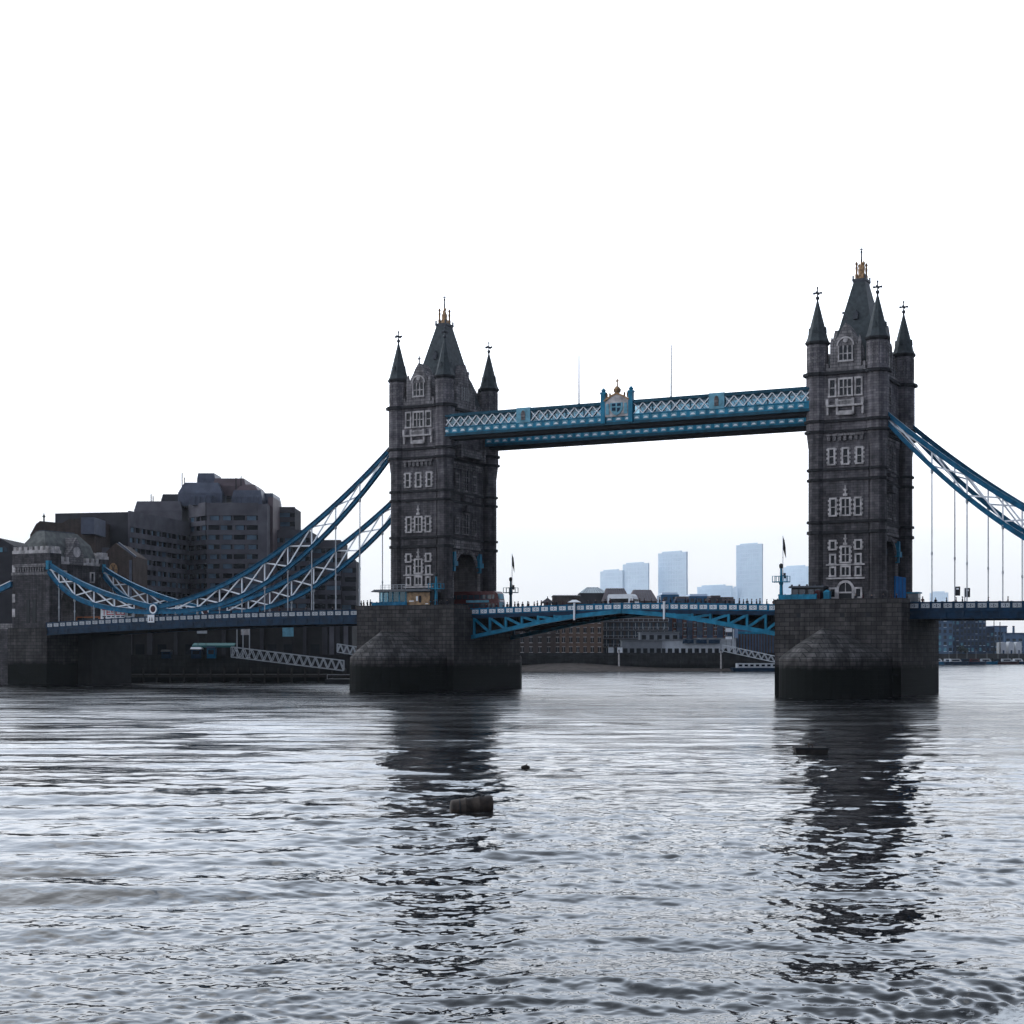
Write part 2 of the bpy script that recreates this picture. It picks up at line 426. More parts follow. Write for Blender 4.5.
# ------------------------------------------------------------------ SETTING: water
def make_water():
    ys = [18.0]
    while ys[-1] < 620:
        y = ys[-1]; ys.append(y + max(0.07, 0.55*y*y/(CH*F)))
    ys = np.array(ys + [680, 760, 880, 1050, 1300, 1700, 2400, 3600, 6000, 10000])
    ts = np.linspace(-0.42, 0.42, 820)
    ts = np.concatenate([[-1.1,-0.9,-0.75,-0.62,-0.55,-0.48], ts, [0.48,0.55,0.62,0.75,0.9,1.1]])
    Y, T = np.meshgrid(ys, ts, indexing='ij')
    X = T*(Y + 6)
    sp = np.maximum(np.gradient(ys)[:,None]*np.ones_like(T), np.abs(np.gradient(ts))[None,:]*Y)
    rng = np.random.default_rng(3)
    Z = np.zeros_like(X)
    waves = []
    def add(n, lam0, lam1, amp, ang, spread):
        for i in range(n):
            lam = lam0*(lam1/lam0)**rng.random()
            waves.append((lam, amp*(lam/lam1)**0.9*(0.6+0.8*rng.random())/math.sqrt(n), ang + spread*rng.normal(), rng.random()*6.28))
    add(5, 6.0, 9.0, 0.135, R(95), R(5))         # wash rolling in from passing boats
    add(9, 2.6, 5.0, 0.050, R(82), R(26))
    add(16, 1.1, 2.4, 0.040, R(75), R(42))
    add(24, 0.45, 1.0, 0.024, R(70), R(55))
    add(20, 0.22, 0.45, 0.009, R(70), R(65))
    # the swell comes in trains: stronger on the left, broken on the right
    sg = 1/(1 + np.exp(-(X + 3.0)/5.0))
    env = (1.25 - 0.85*sg)*(0.8 + 0.2*np.sin(X*0.06 + 0.05*Y))
    chop = 0.62 + 0.55*sg
    env2 = 0.75 + 0.35*np.sin(X*0.11 + 0.07*Y + 0.4)*np.sin(Y*0.06 - X*0.03)
    for k, (lam, a, an, ph) in enumerate(waves):
        kk = 2*math.pi/lam
        fade = np.clip((lam/sp - 1.9)/1.8, 0, 1)
        d = X*math.cos(an) + Y*math.sin(an)
        w = np.sin(kk*d + ph + 0.9*np.sin(0.05*X + k) + 0.6*np.sin(0.083*Y + 2*k))
        if lam > 1.1: w = w + 0.22*np.cos(2*(kk*d + ph))     # sharper crests
        Z += a*fade*w*(env if lam > 5.5 else (env2*chop if lam < 2.5 else env2*(0.65+0.45*sg)))
    # wash against the bank at the near right corner
    ex = np.exp(-((X-10.5)**2/14 + (Y-35)**2/9))
    for k in range(26):
        lam = 0.35*(5.0**rng.random()); an = R(65) + 0.9*rng.normal(); kk = 2*math.pi/lam
        Z += ex*0.0075*lam**0.9*1.6*np.sin(kk*(X*math.cos(an)+Y*math.sin(an)) + 6.28*rng.random() + 1.2*np.sin(0.7*X+k) + 1.1*np.sin(0.9*Y+1.7*k))
    nr_, nc = X.shape
    co = np.stack([X, Y, Z], -1).reshape(-1, 3).astype(np.float32)
    i = np.arange((nr_-1)*(nc-1)); r = i//(nc-1); c = i % (nc-1)
    a = r*nc + c
    quads = np.stack([a, a+1, a+nc+1, a+nc], -1).astype(np.int32)
    me = bpy.data.meshes.new('water')
    me.vertices.add(len(co)); me.vertices.foreach_set('co', co.ravel())
    me.loops.add(quads.size); me.loops.foreach_set('vertex_index', quads.ravel())
    me.polygons.add(len(quads))
    me.polygons.foreach_set('loop_start', np.arange(0, quads.size, 4, dtype=np.int32))
    me.polygons.foreach_set('loop_total', np.full(len(quads), 4, dtype=np.int32))
    me.polygons.foreach_set('use_smooth', np.ones(len(quads), dtype=bool))
    me.update(calc_edges=True)
    m = bpy.data.materials.new('river_water'); m.use_nodes = True
    n = m.node_tree; L = n.links.new
    b = n.nodes['Principled BSDF']
    b.inputs['Base Color'].default_value = (0.002, 0.003, 0.004, 1)
    b.inputs['Roughness'].default_value = 0.025
    b.inputs['IOR'].default_value = 1.33
    t = n.nodes.new('ShaderNodeTexCoord')
    hs = []
    for sc, det, sx, amt in ((1.9, 2, 0.7, 0.026), (0.5, 1, 0.5, 0.06), (0.16, 3, 0.35, 0.38)):
        mp = n.nodes.new('ShaderNodeMapping'); mp.inputs['Scale'].default_value = (sx, 1, 1)
        mp.inputs['Rotation'].default_value = (0, 0, R(8))
        L(t.outputs['Object'], mp.inputs[0])
        z = n.nodes.new('ShaderNodeTexNoise'); z.inputs['Scale'].default_value = sc; z.inputs['Detail'].default_value = det
        z.inputs['Roughness'].default_value = 0.55; z.inputs['Distortion'].default_value = 0.4
        L(mp.outputs[0], z.inputs['Vector'])
        q = n.nodes.new('ShaderNodeMath'); q.operation = 'MULTIPLY'; q.inputs[1].default_value = amt
        L(z.outputs['Fac'], q.inputs[0]); hs.append(q)
    s1 = n.nodes.new('ShaderNodeMath'); s1.operation = 'ADD'; L(hs[0].outputs[0], s1.inputs[0]); L(hs[1].outputs[0], s1.inputs[1])
    s2 = n.nodes.new('ShaderNodeMath'); s2.operation = 'ADD'; L(s1.outputs[0], s2.inputs[0]); L(hs[2].outputs[0], s2.inputs[1])
    # calmer and rougher patches
    g = n.nodes.new('ShaderNodeTexNoise'); g.inputs['Scale'].default_value = 0.05; g.inputs['Detail'].default_value = 3
    L(t.outputs['Object'], g.inputs['Vector'])
    gr = n.nodes.new('ShaderNodeMapRange'); gr.inputs['From Min'].default_value = 0.35; gr.inputs['From Max'].default_value = 0.65
    gr.inputs['To Min'].default_value = 0.55; gr.inputs['To Max'].default_value = 1.25
    L(g.outputs['Fac'], gr.inputs['Value'])
    s3 = n.nodes.new('ShaderNodeMath'); s3.operation = 'MULTIPLY'; L(s2.outputs[0], s3.inputs[0]); L(gr.outputs[0], s3.inputs[1])
    sx_ = n.nodes.new('ShaderNodeSeparateXYZ'); L(t.outputs['Object'], sx_.inputs[0])
    ry = n.nodes.new('ShaderNodeMapRange'); ry.inputs['From Min'].default_value = 45; ry.inputs['From Max'].default_value = 230
    ry.inputs['To Min'].default_value = 0.05; ry.inputs['To Max'].default_value = 0.22
    L(sx_.outputs['Y'], ry.inputs['Value'])
    rg = n.nodes.new('ShaderNodeMath'); rg.operation = 'MULTIPLY'
    gr2 = n.nodes.new('ShaderNodeMapRange'); gr2.inputs['From Min'].default_value = 0.35; gr2.inputs['From Max'].default_value = 0.65
    gr2.inputs['To Min'].default_value = 0.35; gr2.inputs['To Max'].default_value = 1.6
    gm = n.nodes.new('ShaderNodeMapping'); gm.inputs['Scale'].default_value = (0.4, 1.0, 1.0); L(t.outputs['Object'], gm.inputs[0])
    g2 = n.nodes.new('ShaderNodeTexNoise'); g2.inputs['Scale'].default_value = 0.16; g2.inputs['Detail'].default_value = 5; g2.inputs['Roughness'].default_value = 0.7
    L(gm.outputs[0], g2.inputs['Vector']); L(g2.outputs['Fac'], gr2.inputs['Value'])
    L(ry.outputs[0], rg.inputs[0]); L(gr2.outputs[0], rg.inputs[1]); L(rg.outputs[0], b.inputs['Roughness'])
    bu = n.nodes.new('ShaderNodeBump'); bu.inputs['Strength'].default_value = 1.0; bu.inputs['Distance'].default_value = 1.0
    L(s3.outputs[0], bu.inputs['Height']); L(bu.outputs[0], b.inputs['Normal'])
    fd = n.nodes.new('ShaderNodeVectorMath'); fd.operation = 'DISTANCE'; fd.inputs[1].default_value = (11.2, 33.3, 0)
    L(t.outputs['Object'], fd.inputs[0])
    fr = n.nodes.new('ShaderNodeMapRange'); fr.inputs['From Min'].default_value = 0.4; fr.inputs['From Max'].default_value = 3.2
    fr.inputs['To Min'].default_value = 0.26; fr.inputs['To Max'].default_value = -0.25
    L(fd.outputs['Value'], fr.inputs['Value'])
    fn = n.nodes.new('ShaderNodeTexNoise'); fn.inputs['Scale'].default_value = 2.2; fn.inputs['Detail'].default_value = 8; fn.inputs['Roughness'].default_value = 0.75
    L(t.outputs['Object'], fn.inputs['Vector'])
    fa = n.nodes.new('ShaderNodeMath'); fa.operation = 'ADD'; L(fr.outputs[0], fa.inputs[0]); L(fn.outputs['Fac'], fa.inputs[1])
    fm = n.nodes.new('ShaderNodeMapRange'); fm.inputs['From Min'].default_value = 0.58; fm.inputs['From Max'].default_value = 0.70
    L(fa.outputs[0], fm.inputs['Value'])
    fb = n.nodes.new('ShaderNodeBsdfDiffuse'); fb.inputs['Color'].default_value = (0.62, 0.63, 0.62, 1)
    fx = n.nodes.new('ShaderNodeMixShader'); L(fm.outputs[0], fx.inputs[0]); L(b.outputs[0], fx.inputs[1]); L(fb.outputs[0], fx.inputs[2])
    L(fx.outputs[0], n.nodes['Material Output'].inputs['Surface'])
    me.materials.append(m)
    o = bpy.data.objects.new('water', me); COL.objects.link(o)
    return struct(o)
make_water()

# ------------------------------------------------------------------ SETTING: banks
# the north bank: a quay on the left, set back behind the bridge, running off downstream to the right
bank = [(-900,388),(-140,386),(-30,394),(-12,470),(-6,588),(96,588),(120,640),(190,840),(420,905),(1500,1000),(3000,1500),(3000,9000),(-3000,9000),(-3000,388)]
struct(MB().prism(bank, -1.0, 5.6).build('ground', 'ground'))
# beach of silt at the foot of the set-back wall
bb = MB()
prof = [(588.6, 2.6),(582, 1.9),(572, 0.6),(566,-0.4)]
rows = []
for x in np.linspace(-3, 98, 26):
    e = 0.5 + 0.5*math.exp(-((x-22)/26)**2)
    rows.append([(x, 588.6 - (588.6-y)*e, z*(0.45+0.75*math.exp(-((x-20)/22)**2)) if z > 0 else z) for y,z in prof] + [(x,588.6,-0.6)])
bb.ring(rows)
struct(bb.build('beach', 'silt'))
q = MB()
q.prism([(-900,387.2),(-140,385.2),(-29.3,393.2),(-29.3,394.5),(-140,386.6),(-900,388.6)], -1.0, 6.5)
w = tag(q.build('quay_wall', 'quay'), 'dark weedy quay wall along the river below the brown hotel', 'wall')
q = MB(); q.box(-5.5, 97, 587.0, 588.4, -1, 6.6)
for x in np.arange(-4, 96, 3.1): q.box(x, x+0.5, 586.6, 587.0, -1, 5.8)
tag(q.build('river_wall', 'quay'), 'dark timber fendered river wall behind the middle of the bridge', 'wall')

# ------------------------------------------------------------------ PIERS
HX = 10.5
def make_pier(label):
    r = bthing('bridge_pier', label, 'bridge pier', 0, 0)
    b = MB()
    b.box(-HX, HX, -15, 11.6, -1.5, 15.2)
    b.build('wall', 'pier', r)
    for sgn, ye in ((-1, -15.0), (1, 11.6)):
        # gothic-plan cutwater with a domed cap
        def plan(k, yb=0.0, tipl=13.0, n=10):
            hw = (HX - 1.5)*k
            pts = []
            for i in range(2*n+1):
                t = math.pi*(1 - i/(2*n))
                cx_ = math.cos(t); pts.append((hw*math.copysign(abs(cx_)**1.0, cx_), ye + sgn*tipl*k*math.sin(t)**1.15))
            return pts
        c = MB()
        c.ring([[(x,y,z) for x,y in plan(k)] for k, z in ((1.01,-1.5),(1.0,6.2))])
        c.build('cutwater', 'pier', r)
        d = MB()
        rings = []
        for i in range(9):
            t = i/8
            k = max(0.02, 1 - t**1.08)
            rings.append([(x*1.0, ye + sgn*0.02 + (y-ye) + sgn*(1-k)*7.0*0.0 + (0 if abs(y-ye) < 1e-6 else sgn*(1-k)*8.0), 6.2 + 4.8*t**0.92) for x,y in plan(k)])
        d.ring(rings)
        d.build('cutwater_cap', 'cap', r)
    for (x0,x1,y0,y1) in ((-HX-.12,HX+.12,-15.12,-14.5),(-HX-.12,HX+.12,11.1,11.72),(-HX-.12,-HX+.5,-14.5,-9.6),(HX-.5,HX+.12,-14.5,-9.6),(-HX-.12,-HX+.5,9.6,11.1),(HX-.5,HX+.12,9.6,11.1)):
        MB().box(x0,x1,y0,y1,15.2,15.95).build('parapet', 'pier', r)
    h = MB()
    for x in (-6.4, 0.9, 5.2): h.box(x-0.35, x+0.35, -15.06, -14.6, 12.9, 13.6)
    h.build('drain_hole', 'dark', r)
    return r
pierL = make_pier('massive stone river pier under the farther left tower')
pierL.location = BL(-41,0)
pierR = copy_tree(pierL)
pierR.location = BL(41,0)
pierR['label'] = 'massive stone river pier under the nearer right tower'

# ------------------------------------------------------------------ TOWERS
TX, TY = 5.07, 8.78
def oct_(cx, cy, r): return [(cx + r*math.cos(math.pi/8 + j*math.pi/4), cy + r*math.sin(math.pi/8 + j*math.pi/4)) for j in range(8)]
WF = lambda a,d,z: (a, -9.8 - d, z)          # west bay face
SF = lambda a,d,z: (4.6 + d, a, z)           # south face
NF = lambda a,d,z: (-4.6 - d, -a, z)
EF = lambda a,d,z: (-a, 9.8 + d, z)
FACES = {'w': WF, 's': SF, 'n': NF, 'e': EF}
def window(root, T, a, z0, z1, w, cols=1, rws=2, quoin=True, sill=True, fr='portland', arch=False, th=0.28):
    """stone surround with toothed quoins, mullions and a dark pane"""
    m = MB(); hw = w/2
    m.obox(T, a-hw-th, a-hw, 0.0, 0.22, z0, z1)
    m.obox(T, a+hw, a+hw+th, 0.0, 0.22, z0, z1)
    m.obox(T, a-hw-th, a+hw+th, 0.0, 0.225, z1, z1+th)
    m.obox(T, a-hw-th-0.06, a+hw+th+0.06, 0.0, 0.32, z0-th*0.9, z0)
    if quoin:
        z = z0 + 0.05; k = 0
        while z < z1 + th - 0.35:
            if k % 2 == 0:
                m.obox(T, a-hw-th-0.2, a-hw-th, 0.0, 0.19, z, z+0.34)
                m.obox(T, a+hw+th, a+hw+th+0.2, 0.0, 0.19, z, z+0.34)
            z += 0.36; k += 1
    for i in range(1, cols):
        x = a - hw + w*i/cols
        m.obox(T, x-0.09, x+0.09, 0.03, 0.18, z0, z1)
    for i in range(1, rws):
        z = z0 + (z1-z0)*i/rws
        m.obox(T, a-hw, a+hw, 0.03, 0.16, z-0.07, z+0.07)
    o = m.build('window', fr, root)
    MB().obox(T, a-hw, a+hw, -0.1, 0.03, z0, z1).build('pane', 'glass', o)
    return o

def make_tower(label):
    r = bthing('bridge_tower', label, 'bridge tower', 0, 0)
    # --- walls: a tunnel for the road through the lower storey
    w = MB()
    ZB, ZA = 15.2, 27.0
    arch_pts = gothic(5.0, ZB, 21.2, 14)
    # side piers and spandrel of the tunnel, as one outline (a = y, z)
    poly = [(-8.9, ZB), (-8.9, ZA), (8.9, ZA), (8.9, ZB)] + [(a, z) for a, z in reversed(arch_pts)]
    w.ring([[(-4.6, a, z) for a, z in poly], [(4.6, a, z) for a, z in poly]])
    w.box(-3.85, 3.85, -9.8, -8.9, ZB, 54.0); w.box(-3.85, 3.85, 8.9, 9.8, ZB, 54.0)
    w.box(-4.6, 4.6, -8.9, 8.9, ZA, 54.0)
    w.build('wall', 'granite', r)
    # archivolt round the road arch, south and north
    for T in (SF, NF):
        a = MB()
        for r0, r1, d in ((5.0,5.35,0.32),(5.4,5.75,0.2)):
            n = 18
            for i in range(n):
                p = []
                for rr, k in ((r0,i),(r1,i),(r1,i+1),(r0,i+1)):
                    t = R(180-180*k/n); p.append((rr*math.cos(t), 21.2 + rr*1.05*math.sin(t)))
                a.extr(p, T, 0.0, d)
            a.obox(T, -r1, -r0, 0, d, ZB, 21.2); a.obox(T, r0, r1, 0, d, ZB, 21.2)
        a.build('archivolt', 'granite_pale', r)
    # --- corner turrets
    for sx in (-1,1):
        for sy in (-1,1):
            cx, cy = sx*TX, sy*TY
            t = MB()
            t.lathe(cx, cy, [(1.75,ZB),(1.75,17.2),(1.5,17.6),(1.5,41.2),(1.58,41.6),(1.9,44.2),(1.9,53.6),(1.78,53.9),(1.78,58.5)], 8)
            tu = t.build('turret', 'granite', r)
            b = MB()
            # pale blind panels in the belfry stage
            for j in range(8):
                an = j*math.pi/4; ca, sa = math.cos(an), math.sin(an)
                T2 = lambda a,d,z,ca=ca,sa=sa: (cx + ca*(1.645+d) - sa*a, cy + sa*(1.645+d) + ca*a, z)
                b.obox(T2, -0.48,-0.32,0.0,0.09,54.6,57.9); b.obox(T2, 0.32,0.48,0.0,0.09,54.6,57.9)
                b.obox(T2, -0.48,0.48,0.0,0.095,57.9,58.2); b.obox(T2, -0.32,0.32,0.0,0.06,56.1,56.3)
            b.build('blind_panel', 'granite_pale', tu)
            e = MB(); e.lathe(cx, cy, [(1.8,58.5),(2.08,58.8),(2.08,59.1)], 8); e.build('eaves', 'ledge', tu)
            s = MB(); s.lathe(cx, cy, [(2.0,59.1),(1.72,59.7),(0.16,66.0),(0.16,66.3)], 8)
            for j in range(4):   # small lucarnes
                an = j*math.pi/2 + math.pi/8*0
                T3 = lambda a,d,z,an=an: (cx + math.cos(an)*(1.1+d) - math.sin(an)*a, cy + math.sin(an)*(1.1+d) + math.cos(an)*a, z)
                s.extr([(-0.3,60.6),(0.3,60.6),(0,61.6)], T3, -0.2, 0.42)
            s.build('spire', 'slate', r)
            f = MB()
            f.lathe(cx, cy, [(0.16,66.2),(0.34,66.45),(0.30,66.7),(0.11,66.9),(0.11,68.1),(0.2,68.25),(0.02,68.55)], 8)
            f.box(cx-0.62, cx+0.62, cy-0.1, cy+0.1, 67.25, 67.5); f.box(cx-0.1, cx+0.1, cy-0.62, cy+0.62, 67.253, 67.497)
            for qx, qy in ((0.62,0),(-0.62,0),(0,0.62),(0,-0.62)):
                f.box(cx+qx-0.14, cx+qx+0.14, cy+qy-0.14, cy+qy+0.14, 67.2, 67.55)
            f.build('finial_cross', 'lead', r)
    # --- string courses
    def course(z0, z1, proj, name='string_course', m='ledge', rt=1.5):
        c = MB()
        c.box(-3.9, 3.9, -9.8-proj, -9.6, z0, z1); c.box(-3.9, 3.9, 9.6, 9.8+proj, z0, z1)
        c.box(4.4, 4.6+proj, -7.4, 7.4, z0, z1); c.box(-4.6-proj, -4.4, -7.4, 7.4, z0, z1)
        for sx in (-1,1):
            for sy in (-1,1): c.prism(oct_(sx*TX, sy*TY, rt+proj), z0-0.004, z1+0.004)
        return c.build(name, m, r)
    course(26.9, 27.4, 0.3); course(28.7, 29.1, 0.32); course(35.7, 36.1, 0.3); course(37.4, 37.8, 0.32)
    course(43.7, 44.1, 0.3, rt=1.9); course(45.4, 45.85, 0.34, rt=1.9)
    course(53.3, 53.8, 0.55, 'cornice', rt=1.9)
    # pale band between the pairs of courses
    # --- corbel tables under the third storey ledge
    for T, hw in ((WF,3.2),(SF,6.2),(NF,6.2),(EF,3.2)):
        c = MB(); n = int(hw*2/0.9)
        for i in range(n):
            a = -hw + (i+0.5)*2*hw/n
            c.obox(T, a-0.26, a+0.26, 0, 0.42, 42.3, 43.1)
        c.obox(T, -hw, hw, 0, 0.5, 43.1, 43.4)
        c.build('corbel_table', 'granite_pale', r)
    # --- battlements
    c = MB()
    for T, hw in ((WF,3.3),(EF,3.3),(SF,6.9),(NF,6.9)):
        c.obox(T, -hw, hw, -0.45, 0.1, 53.8, 54.5)
        n = int(hw*2/1.5); 
        for i in range(n+1):
            a = -hw + i*2*hw/n
            c.obox(T, max(-hw,a-0.4), min(hw,a+0.4), -0.45, 0.1, 54.5, 55.2)
    c.build('battlement', 'granite_pale', r)
    # --- west and east fronts
    for T in (WF, EF):
        # top storey: three lights, balcony and brackets
        window(r, T, 0, 49.8, 52.4, 1.95, 3, 2, quoin=False)
        window(r, T, -2.2, 49.8, 52.4, 0.8, 1, 2, quoin=False); window(r, T, 2.2, 49.8, 52.4, 0.8, 1, 2, quoin=False)
        b = MB(); b.obox(T, -3.1, 3.1, 0, 0.75, 47.9, 48.2)
        for a in (-2.95,-1.35,1.35,2.95):
            b.obox(T, a-0.22, a+0.22, 0, 0.72, 48.2, 49.2); b.obox(T, a-0.16, a+0.16, 0, 0.5, 46.6, 47.9)
        for i in range(9):
            a = -1.0 + i*0.25; b.obox(T, a-0.06, a+0.06, 0.45, 0.6, 48.2, 48.8)
        b.obox(T, -1.35, 1.35, 0.4, 0.66, 48.8, 49.0); b.obox(T, -1.3, 1.3, 0.0, 0.45, 46.5, 47.2)
        b.build('balcony', 'portland', r)
        # third storey: three separate lights
        for a in (-2.35, 0, 2.35): window(r, T, a, 38.5, 40.9, 0.72, 1, 2)
        # second storey
        window(r, T, 0, 30.0, 32.6, 1.25, 2, 2); window(r, T, -2.1, 30.0, 32.6, 0.72, 1, 2); window(r, T, 2.1, 30.0, 32.6, 0.72, 1, 2)
        n = MB(); n.obox(T, -0.1,0.1,0,0.25,33.0,34.9); n.obox(T, -0.3,0.3,0,0.22,34.0,34.25); n.obox(T, -0.35,0.35,0,0.3,33.1,33.5)
        n.obox(T, -0.1,0.1,0,0.25,25.2,26.7); n.obox(T, -0.3,0.3,0,0.22,25.9,26.15); n.obox(T, -0.35,0.35,0,0.3,25.0,25.35)
        n.build('niche_ornament', 'portland', r)
        # first storey group
        window(r, T, 0, 22.2, 24.6, 1.2, 2, 2); window(r, T, 0, 20.0, 21.3, 1.2, 2, 1, quoin=False)
        for a in (-2.15, 2.15):
            window(r, T, a, 24.4, 25.6, 0.72, 1, 1); window(r, T, a, 22.0, 23.3, 0.62, 1, 1, quoin=False)
            window(r, T, a, 20.0, 21.2, 0.62, 1, 1, quoin=False); window(r, T, a, 16.4, 17.7, 0.75, 1, 1, quoin=False)
        s = MB(); s.obox(T, -3.25, 3.25, 0, 0.3, 21.62, 21.85); s.obox(T, -3.25, 3.25, 0, 0.34, 19.35, 19.62)
        s.build('sill_band', 'portland', r)
        # arched door
        d = MB()
        pts = gothic(1.1, 15.3, 17.6, 10); o_ = gothic(1.5, 15.3, 17.6, 10)
        for i in range(len(pts)-1):
            d.extr([pts[i], o_[i], o_[i+1], pts[i+1]], T, 0.0, 0.26)
        d.obox(T, -1.1, 1.1, 0, 0.22, 17.0, 17.25); d.obox(T, -0.06, 0.06, 0.03, 0.12, 17.25, 18.7)
        do = d.build('door_surround', 'portland', r)
        MB().extr(gothic(1.1, 15.3, 17.6, 10), T, -0.1, 0.04).build('door', 'dark', do)
        # dormer gable
        g = MB()
        g.extr([(-2.2,54.4),(2.2,54.4),(2.2,57.6),(1.75,58.9),(1.25,59.7),(0.65,60.9),(0,61.8),(-0.65,60.9),(-1.25,59.7),(-1.75,58.9),(-2.2,57.6)], T, -3.6, 0.05)
        for a in (-2.35, 2.35):
            g.obox(T, a-0.25, a+0.25, -0.45, 0.15, 54.4, 58.4); g.extr([(a-0.3,58.4),(a+0.3,58.4),(a,59.6)], T, -0.4, 0.1)
        do = g.build('dormer', 'granite_pale', r)
        for a in (-0.72, 0.0, 0.72):
            MB().extr([(a-0.26,55.7),(a+0.26,55.7),(a+0.26,57.6),(a,58.05),(a-0.26,57.6)], T, -0.2, 0.12).build('pane', 'glass', do)
        m = MB()
        for a in (-1.15,-0.36,0.36,1.15): m.obox(T, a-0.09, a+0.09, 0.05, 0.24, 55.6, 58.0)
        m.obox(T, -1.24,1.24,0.05,0.2,56.6,56.75); m.obox(T, -1.35,1.35,0.05,0.3,55.3,55.6)
        p_, q_ = arc(0,58.0,1.24,180,0,10), arc(0,58.0,1.5,180,0,10)
        for i in range(10): m.extr([p_[i],q_[i],q_[i+1],p_[i+1]], T, 0.05, 0.26)
        m.extr(arc(0,58.9,0.42,0,360,12)[:-1], T, 0.05, 0.16)
        m.build('tracery', 'portland', do)
        k = MB(); k.extr([(-0.09,61.7),(0.09,61.7),(0.09,62.5),(0.28,62.5),(0.28,62.75),(0.09,62.75),(0.09,63.1),(-0.09,63.1),(-0.09,62.75),(-0.28,62.75),(-0.28,62.5),(-0.09,62.5)], T, -0.3, -0.1)
        k.build('gable_finial', 'lead', do)
    # --- south and north fronts
    for T in (SF, NF):
        for z0, z1, wide in ((38.3,41.8,2.1),(30.0,33.4,2.0)):
            window(r, T, 0, z0, z1+0.4, wide, 3, 3, quoin=False, fr='granite_pale')
            window(r, T, -3.4, z0, z1-0.6, 1.1, 2, 2, quoin=False, fr='granite_pale'); window(r, T, 3.4, z0, z1-0.6, 1.1, 2, 2, quoin=False, fr='granite_pale')
        h = MB()   # canopy over the middle light and a carved balcony below the next
        h.extr([(-1.6,34.2),(1.6,34.2),(1.0,35.4),(-1.0,35.4)], T, 0, 1.1); h.obox(T, -1.9,1.9,0,0.9,36.9,37.4); h.obox(T,-1.7,1.7,0,0.6,36.2,36.9)
        h.build('canopy', 'granite', r)
        a = MB()
        for i in range(15):
            x = -5.2 + i*10.4/14
            a.obox(T, x-0.22, x+0.22, 0, 0.35, 27.6, 28.6)
        a.obox(T, -5.6, 5.6, 0, 0.4, 26.95, 27.55)
        for i in range(13): a.obox(T, -4.8+i*0.8-0.2, -4.8+i*0.8+0.2, 0, 0.25, 26.0, 26.7)
        a.build('arcade_band', 'granite_pale', r)
        for s in (-1,1):   # painted iron brackets over the road arch
            l = MB()
            l.obox(T, s*5.1-0.75, s*5.1+0.75, 0, 0.9, 23.6, 24.5); l.extr([(s*5.1-0.55,24.5),(s*5.1+0.55,24.5),(s*5.1+0.3,26.3),(s*5.1-0.3,26.3)], T, 0, 0.7)
            l.obox(T, s*5.1-0.35, s*5.1+0.35, 0, 0.6, 22.6, 23.6)
            l.build('bracket', 'turq', r)
        # balcony ledge below the walkways
        b = MB(); b.extr([(-4.6,44.6),(4.6,44.6),(4.6,46.0),(-4.6,46.0)], T, 0, 1.5); b.obox(T,-4.9,-4.2,0,1.9,44.2,46.6); b.obox(T,4.2,4.9,0,1.9,44.2,46.6)
        b.build('ledge', 'granite_pale', r)
        window(r, T, 0, 49.2, 52.2, 2.0, 3, 2, quoin=False, fr='granite_pale')
        # gable
        g = MB()
        g.extr([(-3.4,54.4),(3.4,54.4),(3.4,57.4),(2.9,57.4),(2.9,58.6),(2.2,58.6),(2.2,59.8),(1.4,59.8),(1.1,61.0),(0,62.6),(-1.1,61.0),(-1.4,59.8),(-2.2,59.8),(-2.2,58.6),(-2.9,58.6),(-2.9,57.4),(-3.4,57.4)], T, -3.2, 0.05)
        for a in (-3.4,-1.9,1.9,3.4): g.obox(T, a-0.2, a+0.2, -0.4, 0.16, 54.4, 59.4 if abs(a) < 2 else 58.0)
        do = g.build('dormer', 'granite_pale', r)
        for a in (-1.3,-0.45,0.45,1.3): MB().obox(T, a-0.28, a+0.28, -0.2, 0.1, 55.6, 58.2).build('pane', 'glass', do)
    # --- main roof with its crown
    rf = MB()
    rings = []
    for a, b, z in ((4.6,7.4,54.2),(3.95,5.6,57.2),(2.75,3.9,62.2),(1.0,1.5,70.2),(1.0,1.5,70.4)):
        rings.append([(-a,-b,z),(a,-b,z),(a,b,z),(-a,b,z)])
    rf.ring(rings)
    ro = rf.build('roof', 'slate', r)
    p = MB(); p.box(-1.2,1.2,-1.6,1.6,70.4,70.8); p.box(-1.05,1.05,-1.52,1.52,69.9,70.4)
    for x in (-1.05,1.05):
        for y in (-1.45,1.45): p.box(x-0.12,x+0.12,y-0.12,y+0.12,70.8,71.4)
    p.build('roof_platform', 'lead', ro)
    k = MB()
    k.lathe(0,0,[(0.85,70.8),(0.8,71.4),(0.5,71.9),(0.55,72.6),(0.28,73.2),(0.14,74.0)],8)
    for x in (-0.62,0.62):
        for y in (-0.85,0.85): k.lathe(x,y,[(0.24,70.8),(0.28,71.5),(0.16,71.9),(0.24,72.8),(0.14,73.1),(0.28,73.5),(0.03,73.9)],6)
    k.build('crown', 'gold', ro)
    k = MB(); k.lathe(0,0,[(0.16,73.9),(0.12,75.4),(0.24,75.6),(0.08,75.9),(0.04,76.7)],6); k.box(-0.35,0.35,-0.08,0.08,76.0,76.15)
    k.build('finial', 'lead', ro)
    d = MB()
    for T, zz in ((lambda a,d,z: (a,-3.6-d,z), 63.5),):
        d.extr([(-0.4,zz),(0.4,zz),(0.4,zz+0.9),(0,zz+1.6),(-0.4,zz+0.9)], T, -0.9, 0.25)
    d.build('roof_vent', 'lead', ro)
    return r
towL = make_tower('dark gothic stone bridge tower, farther left one of the pair')
towL.location = BL(-41,0)
towR = copy_tree(towL)
towR.location = BL(41,0)
towR['label'] = 'dark gothic stone bridge tower, nearer and taller looking, on the right'

